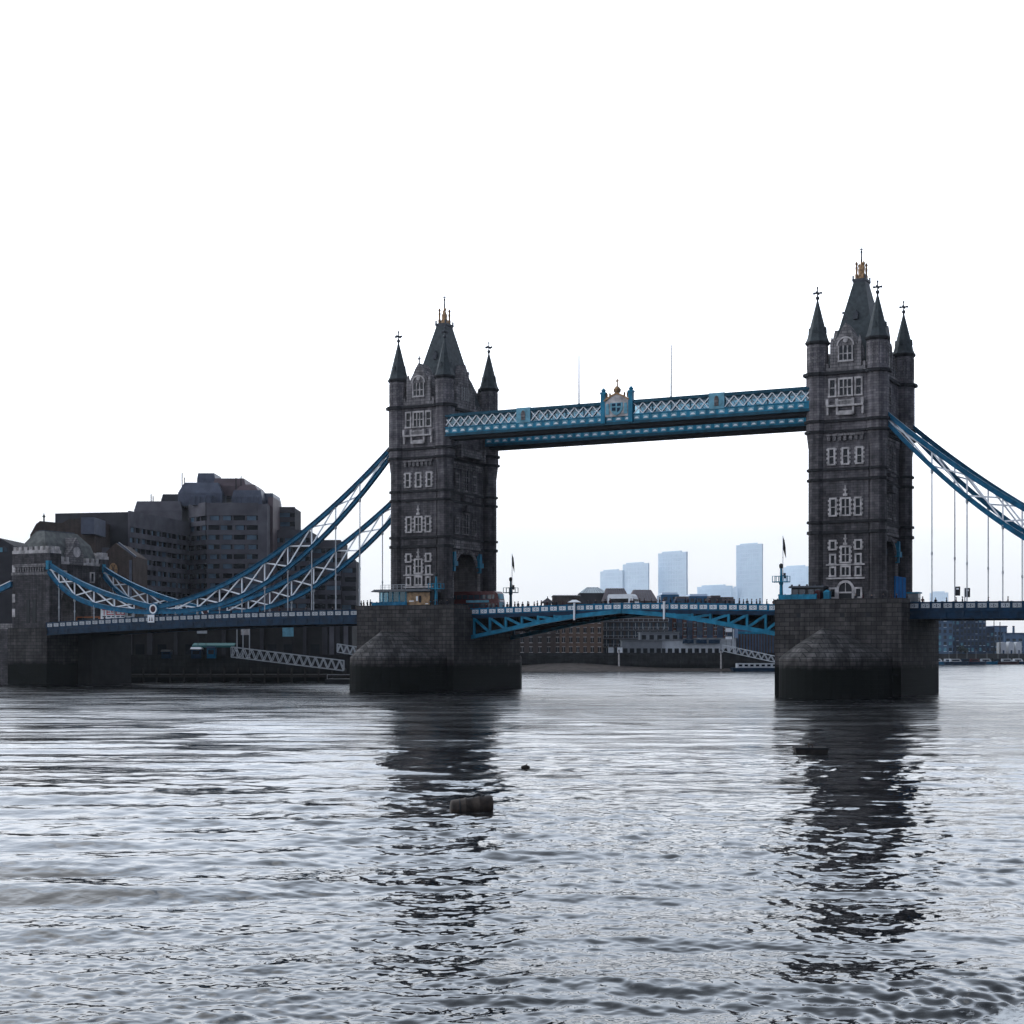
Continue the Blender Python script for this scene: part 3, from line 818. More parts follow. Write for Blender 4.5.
# ------------------------------------------------------------------ HIGH WALKWAYS
def make_walkway(y0, y1, label, near=True):
    r = bthing('high_walkway', label, 'walkway', 0, 0)
    X0, X1 = -35.6, 35.6
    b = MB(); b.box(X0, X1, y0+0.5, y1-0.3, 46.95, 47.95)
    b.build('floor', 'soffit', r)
    b = MB(); b.box(X0, X1, y0-0.12, y1+0.12, 51.1, 51.5); b.box(X0, X1, y0+0.5, y1-0.5, 51.5, 51.75)
    b.build('roof', 'teal_dark', r)
    for yy, s in ((y0, 1), (y1, -1)):
        g = MB(); g.box(X0, X1, yy-s*0.0, yy+s*0.22, 48.0, 49.05)
        g.box(X0, X1, yy-s*0.14, yy+s*0.22, 49.05, 49.2)
        g.build('girder', 'turq', r)
        g = MB(); g.box(X0, X1, yy-s*0.2, yy+s*0.22, 47.5, 47.72); g.box(X0, X1, yy-s*0.1, yy+s*0.22, 47.72, 48.0)
        g.build('girder_flange', 'teal_dark', r)
        x = X0 + 0.3
        while x < X1 - 1.3:
            pn = MB().box(x, x+1.1, yy-s*0.06, yy, 48.2, 48.9).build('band_panel', 'pale_blue', r)
            MB().extr([(x+0.1,48.35),(x+1.0,48.35),(x+0.75,48.65),(x+0.35,48.65)], lambda a,d,z: (a, yy-s*d, z), 0.06, 0.1).build('scroll_ornament', 'white', pn)
            x += 1.75
        spans = [(X0+0.4,-20.0),(-17.2,-3.1),(3.1,17.2),(20.0,X1-0.4)]
        for a, c in spans:
            l = MB()
            n = max(1, round((c-a)/1.75)); st = (c-a)/n
            for i in range(n):
                xa, xb = a+i*st, a+(i+1)*st
                l.bar((xa, yy+s*0.05, 49.2), (xb, yy+s*0.05, 51.1), 0.1, 0.17); l.bar((xa, yy+s*0.14, 51.1), (xb, yy+s*0.14, 49.2), 0.1, 0.17)
            l.build('lattice', 'white', r)
            t = MB(); t.box(a, c, yy+s*0.22, yy+s*0.4, 50.75, 51.1)
            n = max(1, round((c-a)/3.5)); st = (c-a)/n
            for i in range(n+1): t.box(a+i*st-0.12, a+i*st+0.12, yy+s*0.22, yy+s*0.45, 49.2, 51.1)
            t.build('window_frame', 'teal_dark', r)
            MB().box(a, c, yy+s*0.28, yy+s*0.31, 49.2, 50.75).build('glazing', 'glazing', r)
        for cx in (-18.6, 18.6):
            p = MB(); p.box(cx-1.4, cx+1.4, yy-s*0.16, yy+s*0.3, 49.0, 51.75)
            pn = p.build('end_panel', 'pale_blue', r)
            e = MB(); e.extr([(cx+0.42*math.cos(i*math.pi/7), 50.45+0.8*math.sin(i*math.pi/7)) for i in range(14)], lambda a,d,z: (a, yy-s*(0.16+d), z), 0, 0.1)
            e.box(cx-0.4,cx+0.4,yy-s*0.26,yy-s*0.16,49.5,50.0)
            e.build('emblem', 'granite_pale', pn)
        # centre crest on the outer face
        if (s > 0) != near: continue
        p = MB(); p.extr([(-2.4,48.9),(2.4,48.9),(2.4,51.6),(1.6,52.4),(0,52.9),(-1.6,52.4),(-2.4,51.6)], lambda a,d,z: (a, yy-s*d, z), -0.3, 0.3)
        cr = p.build('crest', 'portland', r)
        for x in (-2.65, 2.65):
            p = MB()
            p.box(x-0.4,x+0.4,yy-s*0.4,yy+s*0.4,47.8,53.0); p.box(x-0.5,x+0.5,yy-s*0.5,yy+s*0.5,53.0,53.35); p.lathe(x,yy,[(0.3,53.35),(0.45,53.7),(0.1,54.1)],8)
            p.build('crest_post', 'turq', cr)
        p = MB(); fr = lambda a,d,z: (a, yy-s*(0.3+d), z)
        p.extr([(-1.2,51.3),(-1.2,50.2),(-0.7,49.4),(0,49.05),(0.7,49.4),(1.2,50.2),(1.2,51.3)], fr, 0, 0.12)
        for a in (-1.75,1.75): p.extr([(a-0.35,49.3),(a+0.35,49.3),(a+0.25,51.2),(a-0.25,51.2)], fr, 0, 0.1)
        p.build('shield', 'pale_blue', cr)
        p = MB()
        p.extr([(-0.85,49.9),(-0.15,49.9),(-0.15,50.5),(-0.85,50.5)], fr, 0.12, 0.16); p.extr([(0.15,50.7),(0.85,50.7),(0.85,51.2),(0.15,51.2)], fr, 0.12, 0.16)
        p.extr([(0.15,49.6),(0.6,49.9),(0.8,50.4),(0.15,50.4)], fr, 0.12, 0.16); p.extr([(-0.85,50.7),(-0.15,50.7),(-0.15,51.2),(-0.85,51.2)], fr, 0.12, 0.16)
        p.build('shield_quarter', 'navy', cr)
        if near:
            p = MB()
            for a0, a1 in (((-2.4,51.75),(-1.2,52.5)),((-1.2,52.5),(0,53.0)),((0,53.0),(1.2,52.5)),((1.2,52.5),(2.4,51.75))):
                p.bar((a0[0],yy-s*0.35,a0[1]),(a1[0],yy-s*0.35,a1[1]),0.25,0.28)
            p.lathe(0,yy,[(0.3,52.9),(0.6,53.3),(0.7,53.7),(0.4,54.1),(0.15,54.3),(0.12,54.8)],8)
            p.box(-0.1,0.1,yy-0.1,yy+0.1,54.8,55.6); p.box(-0.32,0.32,yy-0.09,yy+0.09,55.1,55.3)
            for a in (-2.0,-1.4,1.4,2.0): p.lathe(a,yy,[(0.12,52.2),(0.2,52.9),(0.03,53.3)],6)
            p.build('gilded_crown', 'gold', cr)
    return r
make_walkway(-10.2, -6.7, 'blue high level walkway with white lattice and gilded crest, nearer of the two')
make_walkway(6.7, 10.2, 'blue high level walkway glimpsed below and behind the crested nearer one', False)
for x, z, lab in ((-8.3, 60.6, 'thin white pole rising from the walkway left of the gilded crest'), (9.5, 60.9, 'thin white pole rising from the walkway right of the gilded crest')):
    r = bthing('mast_pole', lab, 'pole', x, -8.4, 51.72)
    MB().lathe(0,0,[(0.3,0),(0.3,0.25),(0.13,0.35),(0.10,z-51.7)],8).build('pole','render_grey',r)
    MB().lathe(0,0,[(0.03,z-51.72),(0.12,z-51.6),(0.02,z-51.4)],8).build('finial','grey_white',r)

# ------------------------------------------------------------------ DECKS
def ztop(x):          # top of the railing on the side spans
    return 15.4 - 0.00028*(max(0, abs(x)-52))**2
def railing(r, pts, y, s, m_panel='white', pitch=1.72, h=1.25, m_rail='blue'):
    """panelled iron railing following (x, ztop) points; s = outward sign in y"""
    b = MB()
    top = lambda x: np.interp(x, [p[0] for p in pts], [p[1] for p in pts])
    xs = np.linspace(pts[0][0], pts[-1][0], 24)
    b.strip([(x, top(x)) for x in xs], [(x, top(x)-0.2) for x in xs], y-0.12, y+0.12)
    b.strip([(x, top(x)-0.2) for x in xs], [(x, top(x)-h) for x in xs], y-0.05, y+0.05)
    n = int((pts[-1][0]-pts[0][0])/pitch); st = (pts[-1][0]-pts[0][0])/n
    for i in range(n+1):
        x = pts[0][0]+i*st; b.box(x-0.17, x+0.17, y-0.14, y+0.14, top(x)-h, top(x)+0.06)
    b.build('railing', m_rail, r)
    for i in range(n):
        x = pts[0][0]+(i+0.5)*st; z = top(x)-0.28; p = MB(); y0 = y+s*0.05; y1 = y+s*0.11
        wd = st*0.37
        p.box(x-wd,x+wd,y0,y1,z-0.12,z); p.box(x-wd,x+wd,y0,y1,z-0.70,z-0.58); p.box(x-wd,x-wd+0.1,y0,y1,z-0.58,z-0.12); p.box(x+wd-0.1,x+wd,y0,y1,z-0.58,z-0.12)
        T = lambda a,d,zz: (a, y+s*d, zz)
        for cx in (x-wd*0.45, x+wd*0.45):
            o_, i_ = arc(cx, z-0.35, 0.25, 0, 360, 10), arc(cx, z-0.35, 0.10, 0, 360, 10)
            for k in range(10): p.extr([o_[k],o_[k+1],i_[k+1],i_[k]], T, 0.05, 0.1)
        p.build('railing_panel', m_panel, r)
def side_span(sgn, label, xfar):
    r = bthing('side_span_deck', label, 'bridge deck', 0, 0)
    xs = np.linspace(51.31, xfar, 30)*sgn
    if sgn < 0: xs = xs[::-1]
    d = MB(); d.strip([(x, ztop(x)-1.1) for x in xs], [(x, ztop(x)-1.6) for x in xs], -9.0, 9.0); d.build('roadway', 'asphalt', r)
    for y, s in ((-9.3,-1),(9.3,1)):
        g = MB()
        g.strip([(x, ztop(x)-1.25) for x in xs], [(x, ztop(x)-1.65) for x in xs], y-0.18, y+0.18)
        g.strip([(x, ztop(x)-1.65) for x in xs], [(x, ztop(x)-2.5) for x in xs], y-0.06, y+0.06)
        g.strip([(x, ztop(x)-2.5) for x in xs], [(x, ztop(x)-2.75) for x in xs], y-0.25, y+0.25)
        for x in np.arange(min(xs)+0.4, max(xs), 2.8): g.box(x-0.06, x+0.06, y-0.16, y+0.16, ztop(x)-2.5, ztop(x)-1.65)
        g.build('girder', 'navy', r)
        railing(r, [(x, ztop(x)) for x in xs], y, s, 'grey_white', 1.78, m_rail='navy')
    f = MB()
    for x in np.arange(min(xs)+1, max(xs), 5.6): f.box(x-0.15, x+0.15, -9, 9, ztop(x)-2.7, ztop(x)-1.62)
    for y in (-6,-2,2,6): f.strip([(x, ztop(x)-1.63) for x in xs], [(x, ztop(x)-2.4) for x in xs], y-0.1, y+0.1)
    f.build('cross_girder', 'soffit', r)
    return r
side_span(-1, 'blue suspended side span deck running left to the small stone gatehouse', 134.3)
side_span(1, 'blue suspended side span deck running off the right edge beside the nearer tower', 134.3)

BT = [(-30.69,15.35),(-20,15.6),(-10,15.85),(0,15.95)]
BBOT = [(-30.69,9.6),(-23,11.0),(-16.7,12.2),(-8.9,13.35),(0,14.15)]
def bascule(sgn, label):
    r = bthing('bascule_leaf', label, 'bridge deck', 0, 0)
    S = lambda p: (p[0]*-sgn, p[1])
    top = lambda x: float(np.interp(-abs(x), [p[0] for p in BT], [p[1] for p in BT]))
    bot = lambda x: float(np.interp(-abs(x), [p[0] for p in BBOT], [p[1] for p in BBOT]))
    xs = np.linspace(0.06, 30.68, 22)*sgn
    if sgn < 0: xs = xs[::-1]
    d = MB(); d.strip([(x, top(x)-1.15) for x in xs], [(x, top(x)-1.6) for x in xs], -7.6, 7.6); d.build('roadway', 'asphalt', r)
    for y, s in ((-8,-1),(8,1)):
        c = MB()
        c.strip([(x, top(x)-1.2) for x in xs], [(x, top(x)-1.9) for x in xs], y-0.2, y+0.2)
        c.build('edge_beam', 'navy', r)
        railing(r, [(x, top(x)) for x in xs], y, s, 'white', 1.72)
        c = MB()
        c.strip([(x, bot(x)+0.75) for x in xs], [(x, bot(x)+0.1) for x in xs], y-0.4, y+0.4)
        c.strip([(x, bot(x)+0.1) for x in xs], [(x, bot(x)) for x in xs], y-0.6, y+0.6)
        c.build('lower_chord', 'turq', r)
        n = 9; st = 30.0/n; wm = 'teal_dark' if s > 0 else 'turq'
        for i in range(n):
            xa, xb = sgn*(30.0-i*st), sgn*(30.0-(i+1)*st)
            MB().bar((xa, y, top(xa)-1.8), (xa, y, bot(xa)+0.5), 0.42, 0.42, up=(1,0,0)).build('web_post', wm, r)
            if top(xb)-1.9 - bot(xb) > 0.6:
                MB().bar((xa, y, top(xa)-1.9), (xb, y, bot(xb)+0.5), 0.34, 0.46).build('web_diagonal', wm, r)
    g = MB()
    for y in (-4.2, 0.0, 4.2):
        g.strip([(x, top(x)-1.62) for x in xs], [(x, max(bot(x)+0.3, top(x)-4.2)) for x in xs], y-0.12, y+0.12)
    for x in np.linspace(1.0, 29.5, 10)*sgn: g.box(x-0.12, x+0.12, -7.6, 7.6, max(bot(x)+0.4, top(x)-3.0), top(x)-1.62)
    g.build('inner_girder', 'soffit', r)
    return r
bascule(-1, 'blue arched bascule leaf reaching right from the left pier')
bascule(1, 'blue arched bascule leaf reaching left from the right pier')

# ------------------------------------------------------------------ SUSPENSION CHAINS
UP = [(46.2,47.6),(48.7,45.6),(54.9,40.1),(60.5,36.0),(66.1,32.1),(71.8,28.5),(77.4,25.3),(83.0,22.7),(88.6,20.4),(94.2,18.6),(99.8,17.3),(105.4,16.5)]
LO = [(46.2,46.5),(48.7,44.1),(54.9,37.2),(60.5,32.1),(66.1,27.8),(71.8,23.9),(77.4,20.7),(83.0,18.4),(88.6,16.8),(94.2,15.9),(99.8,15.6),(105.4,15.6)]
UP2 = [(105.4,16.5),(110.8,17.6),(116.1,18.9),(121.7,20.6),(127.1,22.6),(131.5,24.6),(134.6,26.2)]
LO2 = [(105.4,15.6),(110.8,15.7),(116.1,16.3),(121.7,17.3),(127.1,18.9),(131.5,21.9),(134.6,24.8)]
def chain(sgn, y, label):
    r = bthing('suspension_chain', label, 'suspension chain', 0, 0)
    def cv(a, n=4):
        xs = np.linspace(a[0][0], a[-1][0], (len(a)-1)*n+1)
        ax = np.array([p[0] for p in a]); az = np.array([p[1] for p in a])
        # smooth through the points
        c = np.polyfit(ax-ax.mean(), az, 5 if len(a) > 8 else 4)
        return [(x*sgn, float(np.polyval(c, x-ax.mean()))) for x in xs]
    for nm, A in (('upper_chord', (UP, UP2)), ('lower_chord', (LO, LO2))):
        for a in A:
            c = MB()
            p = cv(a); 
            if sgn < 0: p = p[::-1]
            c.strip([(x, z+0.42) for x,z in p], [(x, z-0.42) for x,z in p], y-0.18, y+0.18)
            c.strip([(x, z+0.5) for x,z in p], [(x, z+0.423) for x,z in p], y-0.42, y+0.42)
            c.strip([(x, z-0.423) for x,z in p], [(x, z-0.5) for x,z in p], y-0.42, y+0.42)
            c.build(nm, 'blue', r)
    for A, B in ((UP, LO), (UP2, LO2)):
        w = MB()
        for i in range(len(A)):
            xu, zu = A[i]; xl, zl = B[i]
            if zu - zl > 1.6: w.bar((sgn*xu, y, zu-0.3), (sgn*xl, y, zl+0.3), 0.2, 0.22, up=(1,0,0))
            if i+1 < len(A):
                xu2, zu2 = A[i+1]; xl2, zl2 = B[i+1]
                if min(zu-zl, zu2-zl2) > 1.0 or max(zu-zl, zu2-zl2) > 2.2:
                    w.bar((sgn*xu, y-0.1, zu-0.3), (sgn*xl2, y-0.1, zl2+0.3), 0.14, 0.26); w.bar((sgn*xl, y+0.1, zl+0.3), (sgn*xu2, y+0.1, zu2-0.3), 0.14, 0.26)
        w.build('bracing', 'white', r)
    for A in (LO[2:-1], LO2[1:-1]):
        for x, z in A:
            if z - ztop(x) > 0.8:
                h = MB(); h.tube([(sgn*x, y, ztop(x)-0.9), (sgn*x, y, z)], 0.1, 6); h.lathe(sgn*x, y, [(0.18,z-1.0),(0.24,z-0.8),(0.24,z-0.3)], 6)
                zz = ztop(x)+ (z-ztop(x))*0.35
                h.lathe(sgn*x, y, [(0.14,zz),(0.17,zz+0.1),(0.17,zz+0.4),(0.14,zz+0.5)], 6)
                h.build('hanger', 'grey_white', r)
    # the pin where the two lengths meet
    p = MB(); T = lambda a,d,z: (a, y-d, z)
    p.extr(arc(sgn*105.4,16.1,1.25,0,360,20)[:-1], T, -0.45, 0.45); pj = p.build('pin_joint', 'blue', r)
    k = MB()
    o_, i_ = arc(sgn*105.4,16.1,0.98,0,360,20), arc(sgn*105.4,16.1,0.68,0,360,20)
    for side in (1,-1):
        for j in range(20): k.extr([o_[j],o_[j+1],i_[j+1],i_[j]], T, side*0.45, side*0.5)
    k.build('pin_ring', 'white', pj)
    k = MB(); 
    for side in (1,-1): k.extr(arc(sgn*105.4,16.1,0.66,0,360,16)[:-1], T, side*0.45, side*0.48)
    k.build('pin_boss', 'cloth_red', pj)
    # red and white shield on the girder below
    k = MB(); k.box(sgn*105.4-0.85, sgn*105.4+0.85, y-1.15, y-0.98, 13.3, 14.9); b = k.build('badge', 'white', r)
    k = MB(); k.extr([(sgn*105.4-0.5,13.6),(sgn*105.4-0.15,13.6),(sgn*105.4-0.3,14.5)], T, 1.15, 1.19); k.extr([(sgn*105.4+0.15,13.6),(sgn*105.4+0.5,13.6),(sgn*105.4+0.3,14.5)], T, 1.15, 1.19)
    k.build('badge_mark', 'cloth_red', b)
    # tie from the pin end seat at the big tower
    return r
chain(-1, -8.6, 'near blue suspension chain with white bracing, left of the farther tower')
chain(-1, 8.6, 'far blue suspension chain with white bracing, left of the farther tower')
chain(1, -8.6, 'near blue suspension chain sweeping down right of the nearer tower')
chain(1, 8.6, 'far blue suspension chain overlapping behind, right of the nearer tower')

# ------------------------------------------------------------------ ABUTMENT GATEHOUSE (north end)
def gatehouse():
    r = bthing('abutment_tower', 'small stone gatehouse with green slate roof at the left end of the bridge', 'gatehouse', -139.7, 0)
    w = MB(); ZB = 12.4
    poly = [(-8.0,ZB),(-8.0,26.4),(9.6,26.4),(9.6,ZB)] + [(a,z) for a,z in reversed(gothic(4.9, ZB, 17.2, 12))]
    w.ring([[(-5.0,a,z) for a,z in poly],[(5.0,a,z) for a,z in poly]])
    w.build('wall','granite',r)
    a = MB()
    for T in (lambda a,d,z: (5.0+d, a, z),):
        p_, o_ = gothic(4.9,ZB,17.2,12), gothic(5.5,ZB,17.2,12)
        for i in range(len(p_)-1): a.extr([p_[i],o_[i],o_[i+1],p_[i+1]], T, 0, 0.3)
    a.build('archivolt','granite_pale',r)
    b = MB(); b.box(-5.6,5.6,-9.6,11.5,-1.5,12.4); b.build('base','pier',r)
    for y0,y1,zt in ((-8.5,-4.9,28.6),(7.6,10.3,28.0)):
        t = MB(); t.box(-5.4,5.4,y0,y1,12.4,zt); tt = t.build('corner_block','granite',r)
        k = MB()
        for (x0,x1,ya,yb) in ((-5.4,5.4,y0,y0+0.4),(-5.4,5.4,y1-0.4,y1),(5.0,5.4,y0+0.4,y1-0.4),(-5.4,-5.0,y0+0.4,y1-0.4)):
            k.box(x0,x1,ya,yb,zt,zt+0.7)
            n = max(2,int(max(x1-x0,yb-ya)/1.5))
            for i in range(n):
                if x1-x0 > yb-ya: c = x0+(i+0.5)*(x1-x0)/n; k.box(c-0.42,c+0.42,ya,yb,zt+0.7,zt+1.5)
                else: c = ya+(i+0.5)*(yb-ya)/n; k.box(x0,x1,c-0.42,c+0.42,zt+0.7,zt+1.5)
        k.build('battlement','portland',tt)
        k = MB(); k.box(-5.55,5.55,y0-0.15,y0,23.9,24.6)
        for i in range(12): k.box(-4.2+i*0.72,-3.85+i*0.72,y0-0.35,y0,24.6,25.6)
        k.box(-4.6,4.6,y0-0.45,y0,25.6,26.3); k.build('corbel_band','granite_pale',tt)
        for zz in (18,14.8,24.4):
            k = MB(); k.box(-5.3,-4.5,y0-0.12,y0,zz,zz+1.8); k.build('quoin','portland',tt)
        k = MB(); k.box(-1.2,-0.2,y0-0.1,y0,13.5,18.6); k.box(0.6,1.6,y0-0.1,y0,13.5,18.6); k.build('slit','dark',tt)
    k = MB(); k.box(4.6,5.25,-4.9,7.6,26.4,27.0)
    for i in range(8): k.box(4.6,5.25,-4.8+i*1.58,-3.9+i*1.58,27.0,28.0)
    k.box(-5.25,-4.6,-4.9,7.6,26.4,27.4)
    k.build('battlement','portland',r)
    for y in (-3.6,5.2):
        k = MB(); T = lambda a,d,z: (5.0+d,a,z)
        k.obox(T,y-0.75,y+0.75,0,0.2,22.6,25.0); wn_ = k.build('window','portland',r)
        MB().obox(T,y-0.35,y+0.35,0.2,0.23,22.9,24.7).build('pane','glass',wn_)
    rf = MB()
    rf.ring([[(-4.5,-7.8,26.5),(4.5,-7.8,26.5),(4.5,8.2,26.5),(-4.5,8.2,26.5)],[(-3.0,-7.2,31.0),(3.0,-7.2,31.0),(3.0,7.0,31.0),(-3.0,7.0,31.0)],[(-1.2,-5.6,33.6),(1.2,-5.6,33.6),(1.2,4.6,33.6),(-1.2,4.6,33.6)]])
    ro = rf.build('roof','slate_green',r)
    k = MB(); k.box(-0.9,0.9,-5.2,4.2,33.6,33.9); k.build('roof_ridge','lead',ro)
    d = MB(); T = lambda a,d,z: (5.0+d,a,z)
    d.extr([(-2.2,26.4),(2.2,26.4),(2.2,28.8),(1.2,30.2),(0.9,31.2),(0,32.4),(-0.9,31.2),(-1.2,30.2),(-2.2,28.8)], T, -3.5, 0.3)
    do = d.build('dormer','granite_pale',r)
    k = MB(); k.extr(arc(0,29.2,1.15,0,360,16)[:-1], T, 0.3, 0.42); k.build('roundel','portland',do)
    # painted saddle where the chains land
    for y in (-8.6,8.6):
        k = MB(); k.box(4.9,5.7,y-0.5,y+0.5,25.0,26.9); k.build('chain_saddle','turq',r)
    return r
gatehouse()
sw = thing('approach_wall', 'grey stone approach wall at far left beyond the gatehouse', 'wall', BL(-163,0), -TH)
MB().box(-18,17.5,-7.8,9.2,-1.5,12.2).build('wall','granite',sw)
MB().box(-18,17.5,-7.9,-7.4,12.2,13.4).build('parapet','granite_pale',sw)
MB().box(-18,17.5,8.8,9.3,12.2,13.4).build('parapet','granite_pale',sw)
lc = thing('link_chain', 'short pale blue chain end showing left of the gatehouse', 'suspension chain', BL(-145,0), -TH)
lm = MB()
lm.strip([(-24,14.4),(0,22.6)],[(-24,13.4),(0,21.4)],-9.1,-8.4); lm.build('chord','blue',lc)
MB().strip([(-24,14.6),(0,22.8)],[(-24,14.4),(0,22.6)],-9.2,-8.3).build('chord_cover','white',lc)

# ------------------------------------------------------------------ HOTEL AND BUILDINGS ON THE LEFT BANK
def facade(r, p0, p1, depth, z0, ztop_, fh, first, wcol='hotel_glass', piers=3.4, sp='concrete', core='concrete_core', gap=0.5, skip_last=True):
    """slab block whose front runs p0->p1 (world xy), with ribbon windows between concrete bands"""
    p0, p1 = Vector((*p0,0)), Vector((*p1,0))
    L_ = (p1-p0).length; e = (p1-p0)/L_; nrm = Vector((e.y,-e.x,0))
    if nrm.y > 0: nrm = -nrm
    T = lambda a,d,z: p0 + e*a + nrm*d + Vector((0,0,z))
    MB().obox(T, 0, L_, -depth, 0, z0, ztop_).build('wall', core, r)
    b = MB(); z = first; k = 0
    bands = []
    while z + fh <= ztop_ + 0.01:
        bands.append(z); z += fh
    prev = z0
    for zb in bands:
        b.obox(T, -0.05, L_+0.05, 0, 0.55, prev, zb)
        prev = zb + fh*gap
    b.obox(T, -0.05, L_+0.05, 0, 0.55, prev, ztop_+0.3)
    n = max(1, int(L_/piers)); st = L_/n
    for zb in bands:
        g = MB(); g.obox(T, 0.1, L_-0.1, 0, 0.08, zb, zb+fh*gap); nf = len(g.f)
        for i in range(n):
            w_ = st*rnd.choice((0.08,0.12,0.26))
            b.obox(T, i*st, i*st+w_, 0, 0.42, zb-0.05, zb+fh*gap+0.05)
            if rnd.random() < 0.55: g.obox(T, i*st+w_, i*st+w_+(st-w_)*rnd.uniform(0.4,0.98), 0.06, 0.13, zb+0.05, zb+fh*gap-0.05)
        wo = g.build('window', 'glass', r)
        wo.data.materials.append(M['reflect_pane'])  # these panes carry the painted blue reflection
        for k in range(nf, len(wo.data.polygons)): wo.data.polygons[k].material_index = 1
    b.build('spandrel', sp, r)
    return T
def flat_block(r, name, m, px0, px1, pyt, pyb, d, dep, cham=0.0):
    x0, x1 = wx(px0,d), wx(px1,d); zt, zb = wz(pyt,d), wz(pyb,d); c = cham*(x1-x0)
    b = MB(); b.ring([[(x0,d,zb),(x1,d,zb),(x1,d+dep,zb),(x0,d+dep,zb)],[(x0,d,zb+(zt-zb)*0.55),(x1,d,zb+(zt-zb)*0.55),(x1,d+dep,zb+(zt-zb)*0.55),(x0,d+dep,zb+(zt-zb)*0.55)],[(x0+c,d+c,zt),(x1-c,d+c,zt),(x1-c,d+dep-c,zt),(x0+c,d+dep-c,zt)]])
    return b.build(name, m, r)
def hotel():
    r = thing('hotel', 'large stepped brown concrete hotel with ribbon windows behind the left span', 'hotel', (0,0,0))
    G = 5.6
    FH = 2.85
    # left wing, receding towards the middle
    facade(r, (wx(94,436),436), (wx(128,446),446), 20, G, wz(549,440), FH, G+3.5)
    facade(r, (wx(128,446),446), (wx(190,486),486), 22, G, wz(519,470), FH, G+3.2)
    facade(r, (wx(190,486),486), (wx(207,478),478), 22, G, wz(504,480), FH, G+3.2)
    facade(r, (wx(207,478),478), (wx(258,478),478), 24, G, wz(504,478), FH, G+3.2)
    facade(r, (wx(257,492),492), (wx(310,492),492), 20, G, wz(531,492), FH, G+3.3)
    facade(r, (wx(262,500),500), (wx(295,500),500), 14, G, wz(508,500), FH, G+3.1)
    facade(r, (wx(310,500),500), (wx(341,500),500), 20, G, wz(541,500), FH, G+3.4)
    facade(r, (wx(341,503),503), (wx(356,503),503), 14, G, wz(561,503), FH, G+3.2, wcol='hotel_glass')
    # stair towers and recesses
    flat_block(r, 'stair_tower', 'concrete', 258, 267, 504, 640, 477, 14)
    flat_block(r, 'stair_tower', 'copper', 268, 273, 497, 640, 483, 14)
    # stepped roofs
    flat_block(r, 'roof_block', 'copper', 107, 132, 513, 527, 452, 18, 0.06)
    flat_block(r, 'roof_block', 'concrete', 134, 182, 501, 522, 484, 24, 0.05)
    flat_block(r, 'roof_block', 'concrete_core', 161, 186, 494, 508, 490, 20, 0.06)
    flat_block(r, 'roof_block', 'zinc', 178, 222, 482, 506, 486, 24, 0.12)
    flat_block(r, 'roof_block', 'zinc', 191, 212, 495, 505, 481, 8, 0.0)
    flat_block(r, 'roof_block', 'copper', 212, 246, 478, 496, 490, 24, 0.08)
    flat_block(r, 'roof_block', 'zinc', 232, 262, 490, 505, 483, 20, 0.05)
    flat_block(r, 'roof_block', 'copper', 236, 258, 484, 498, 488, 20, 0.2)
    flat_block(r, 'roof_block', 'zinc', 248, 274, 493, 508, 490, 16, 0.06)
    flat_block(r, 'plant_room', 'zinc', 197, 215, 473, 486, 492, 12, 0.05)
    c = MB()
    for i in range(16):   # standing seams on the clad storeys
        x = wx(179+i*5.2, 480.5); MB().box(x-0.06, x+0.06, 480.6, 480.98, wz(504,480.8), wz(496,480.8)).build('seam', 'zinc', r)
    a = MB()
    for px, h in ((182,4),(184.5,2.6),(236,2.5),(241,3.2),(151,2.4),(153,1.8)):
        x = wx(px,489); a.box(x-0.12,x+0.12,489,489.3,wz(486 if px>170 else 502,489)-1,wz(486 if px>170 else 502,489)+h)
    a.build('roof_aerial', 'dark', r)
    return r
hotel()
# gabled brick building with a gilded roundel, right of the gatehouse
b1 = thing('gabled_building', 'dark brick gabled building with a gilded roundel beside the gatehouse', 'building', (0,0,0))
d = 405; x0, x1 = wx(106,d), wx(133,d)
m = MB(); m.ring([[(x0,d,5.6),(x1,d,5.6),(x1,d,wz(556,d)),((x0+x1)/2-1,d,wz(543,d)),(x0,d,wz(552,d))],[(x0,d+16,5.6),(x1,d+16,5.6),(x1,d+16,wz(556,d)),((x0+x1)/2-1,d+16,wz(543,d)),(x0,d+16,wz(552,d))]]); m.build('wall','brick_dark',b1)
m = MB(); m.bar((wx(119,d),d-0.5,wz(543,d)),(x1+0.8,d-0.5,wz(557,d)),0.9,0.5); m.build('coping','zinc',b1)
m = MB(); m.box(x1-0.9,x1-0.3,d-0.2,d,8,wz(560,d)); m.build('downpipe','zinc',b1)
cxr, czr = wx(113.5,d), wz(570,d)
m = MB(); T = lambda a,dd,z: (a, d-dd, z)
m.extr([(cxr+1.05*math.cos(i*math.pi/10), czr+1.75*math.sin(i*math.pi/10)) for i in range(20)], T, 0, 0.3); rd = m.build('roundel','gold',b1)
m = MB()
for i in range(6): m.bar((cxr,d-0.36,czr),(cxr+0.85*math.cos(i*math.pi/3),d-0.36,czr+1.5*math.sin(i*math.pi/3)),0.1,0.16)
m.build('roundel_spoke','brick_dark',rd)
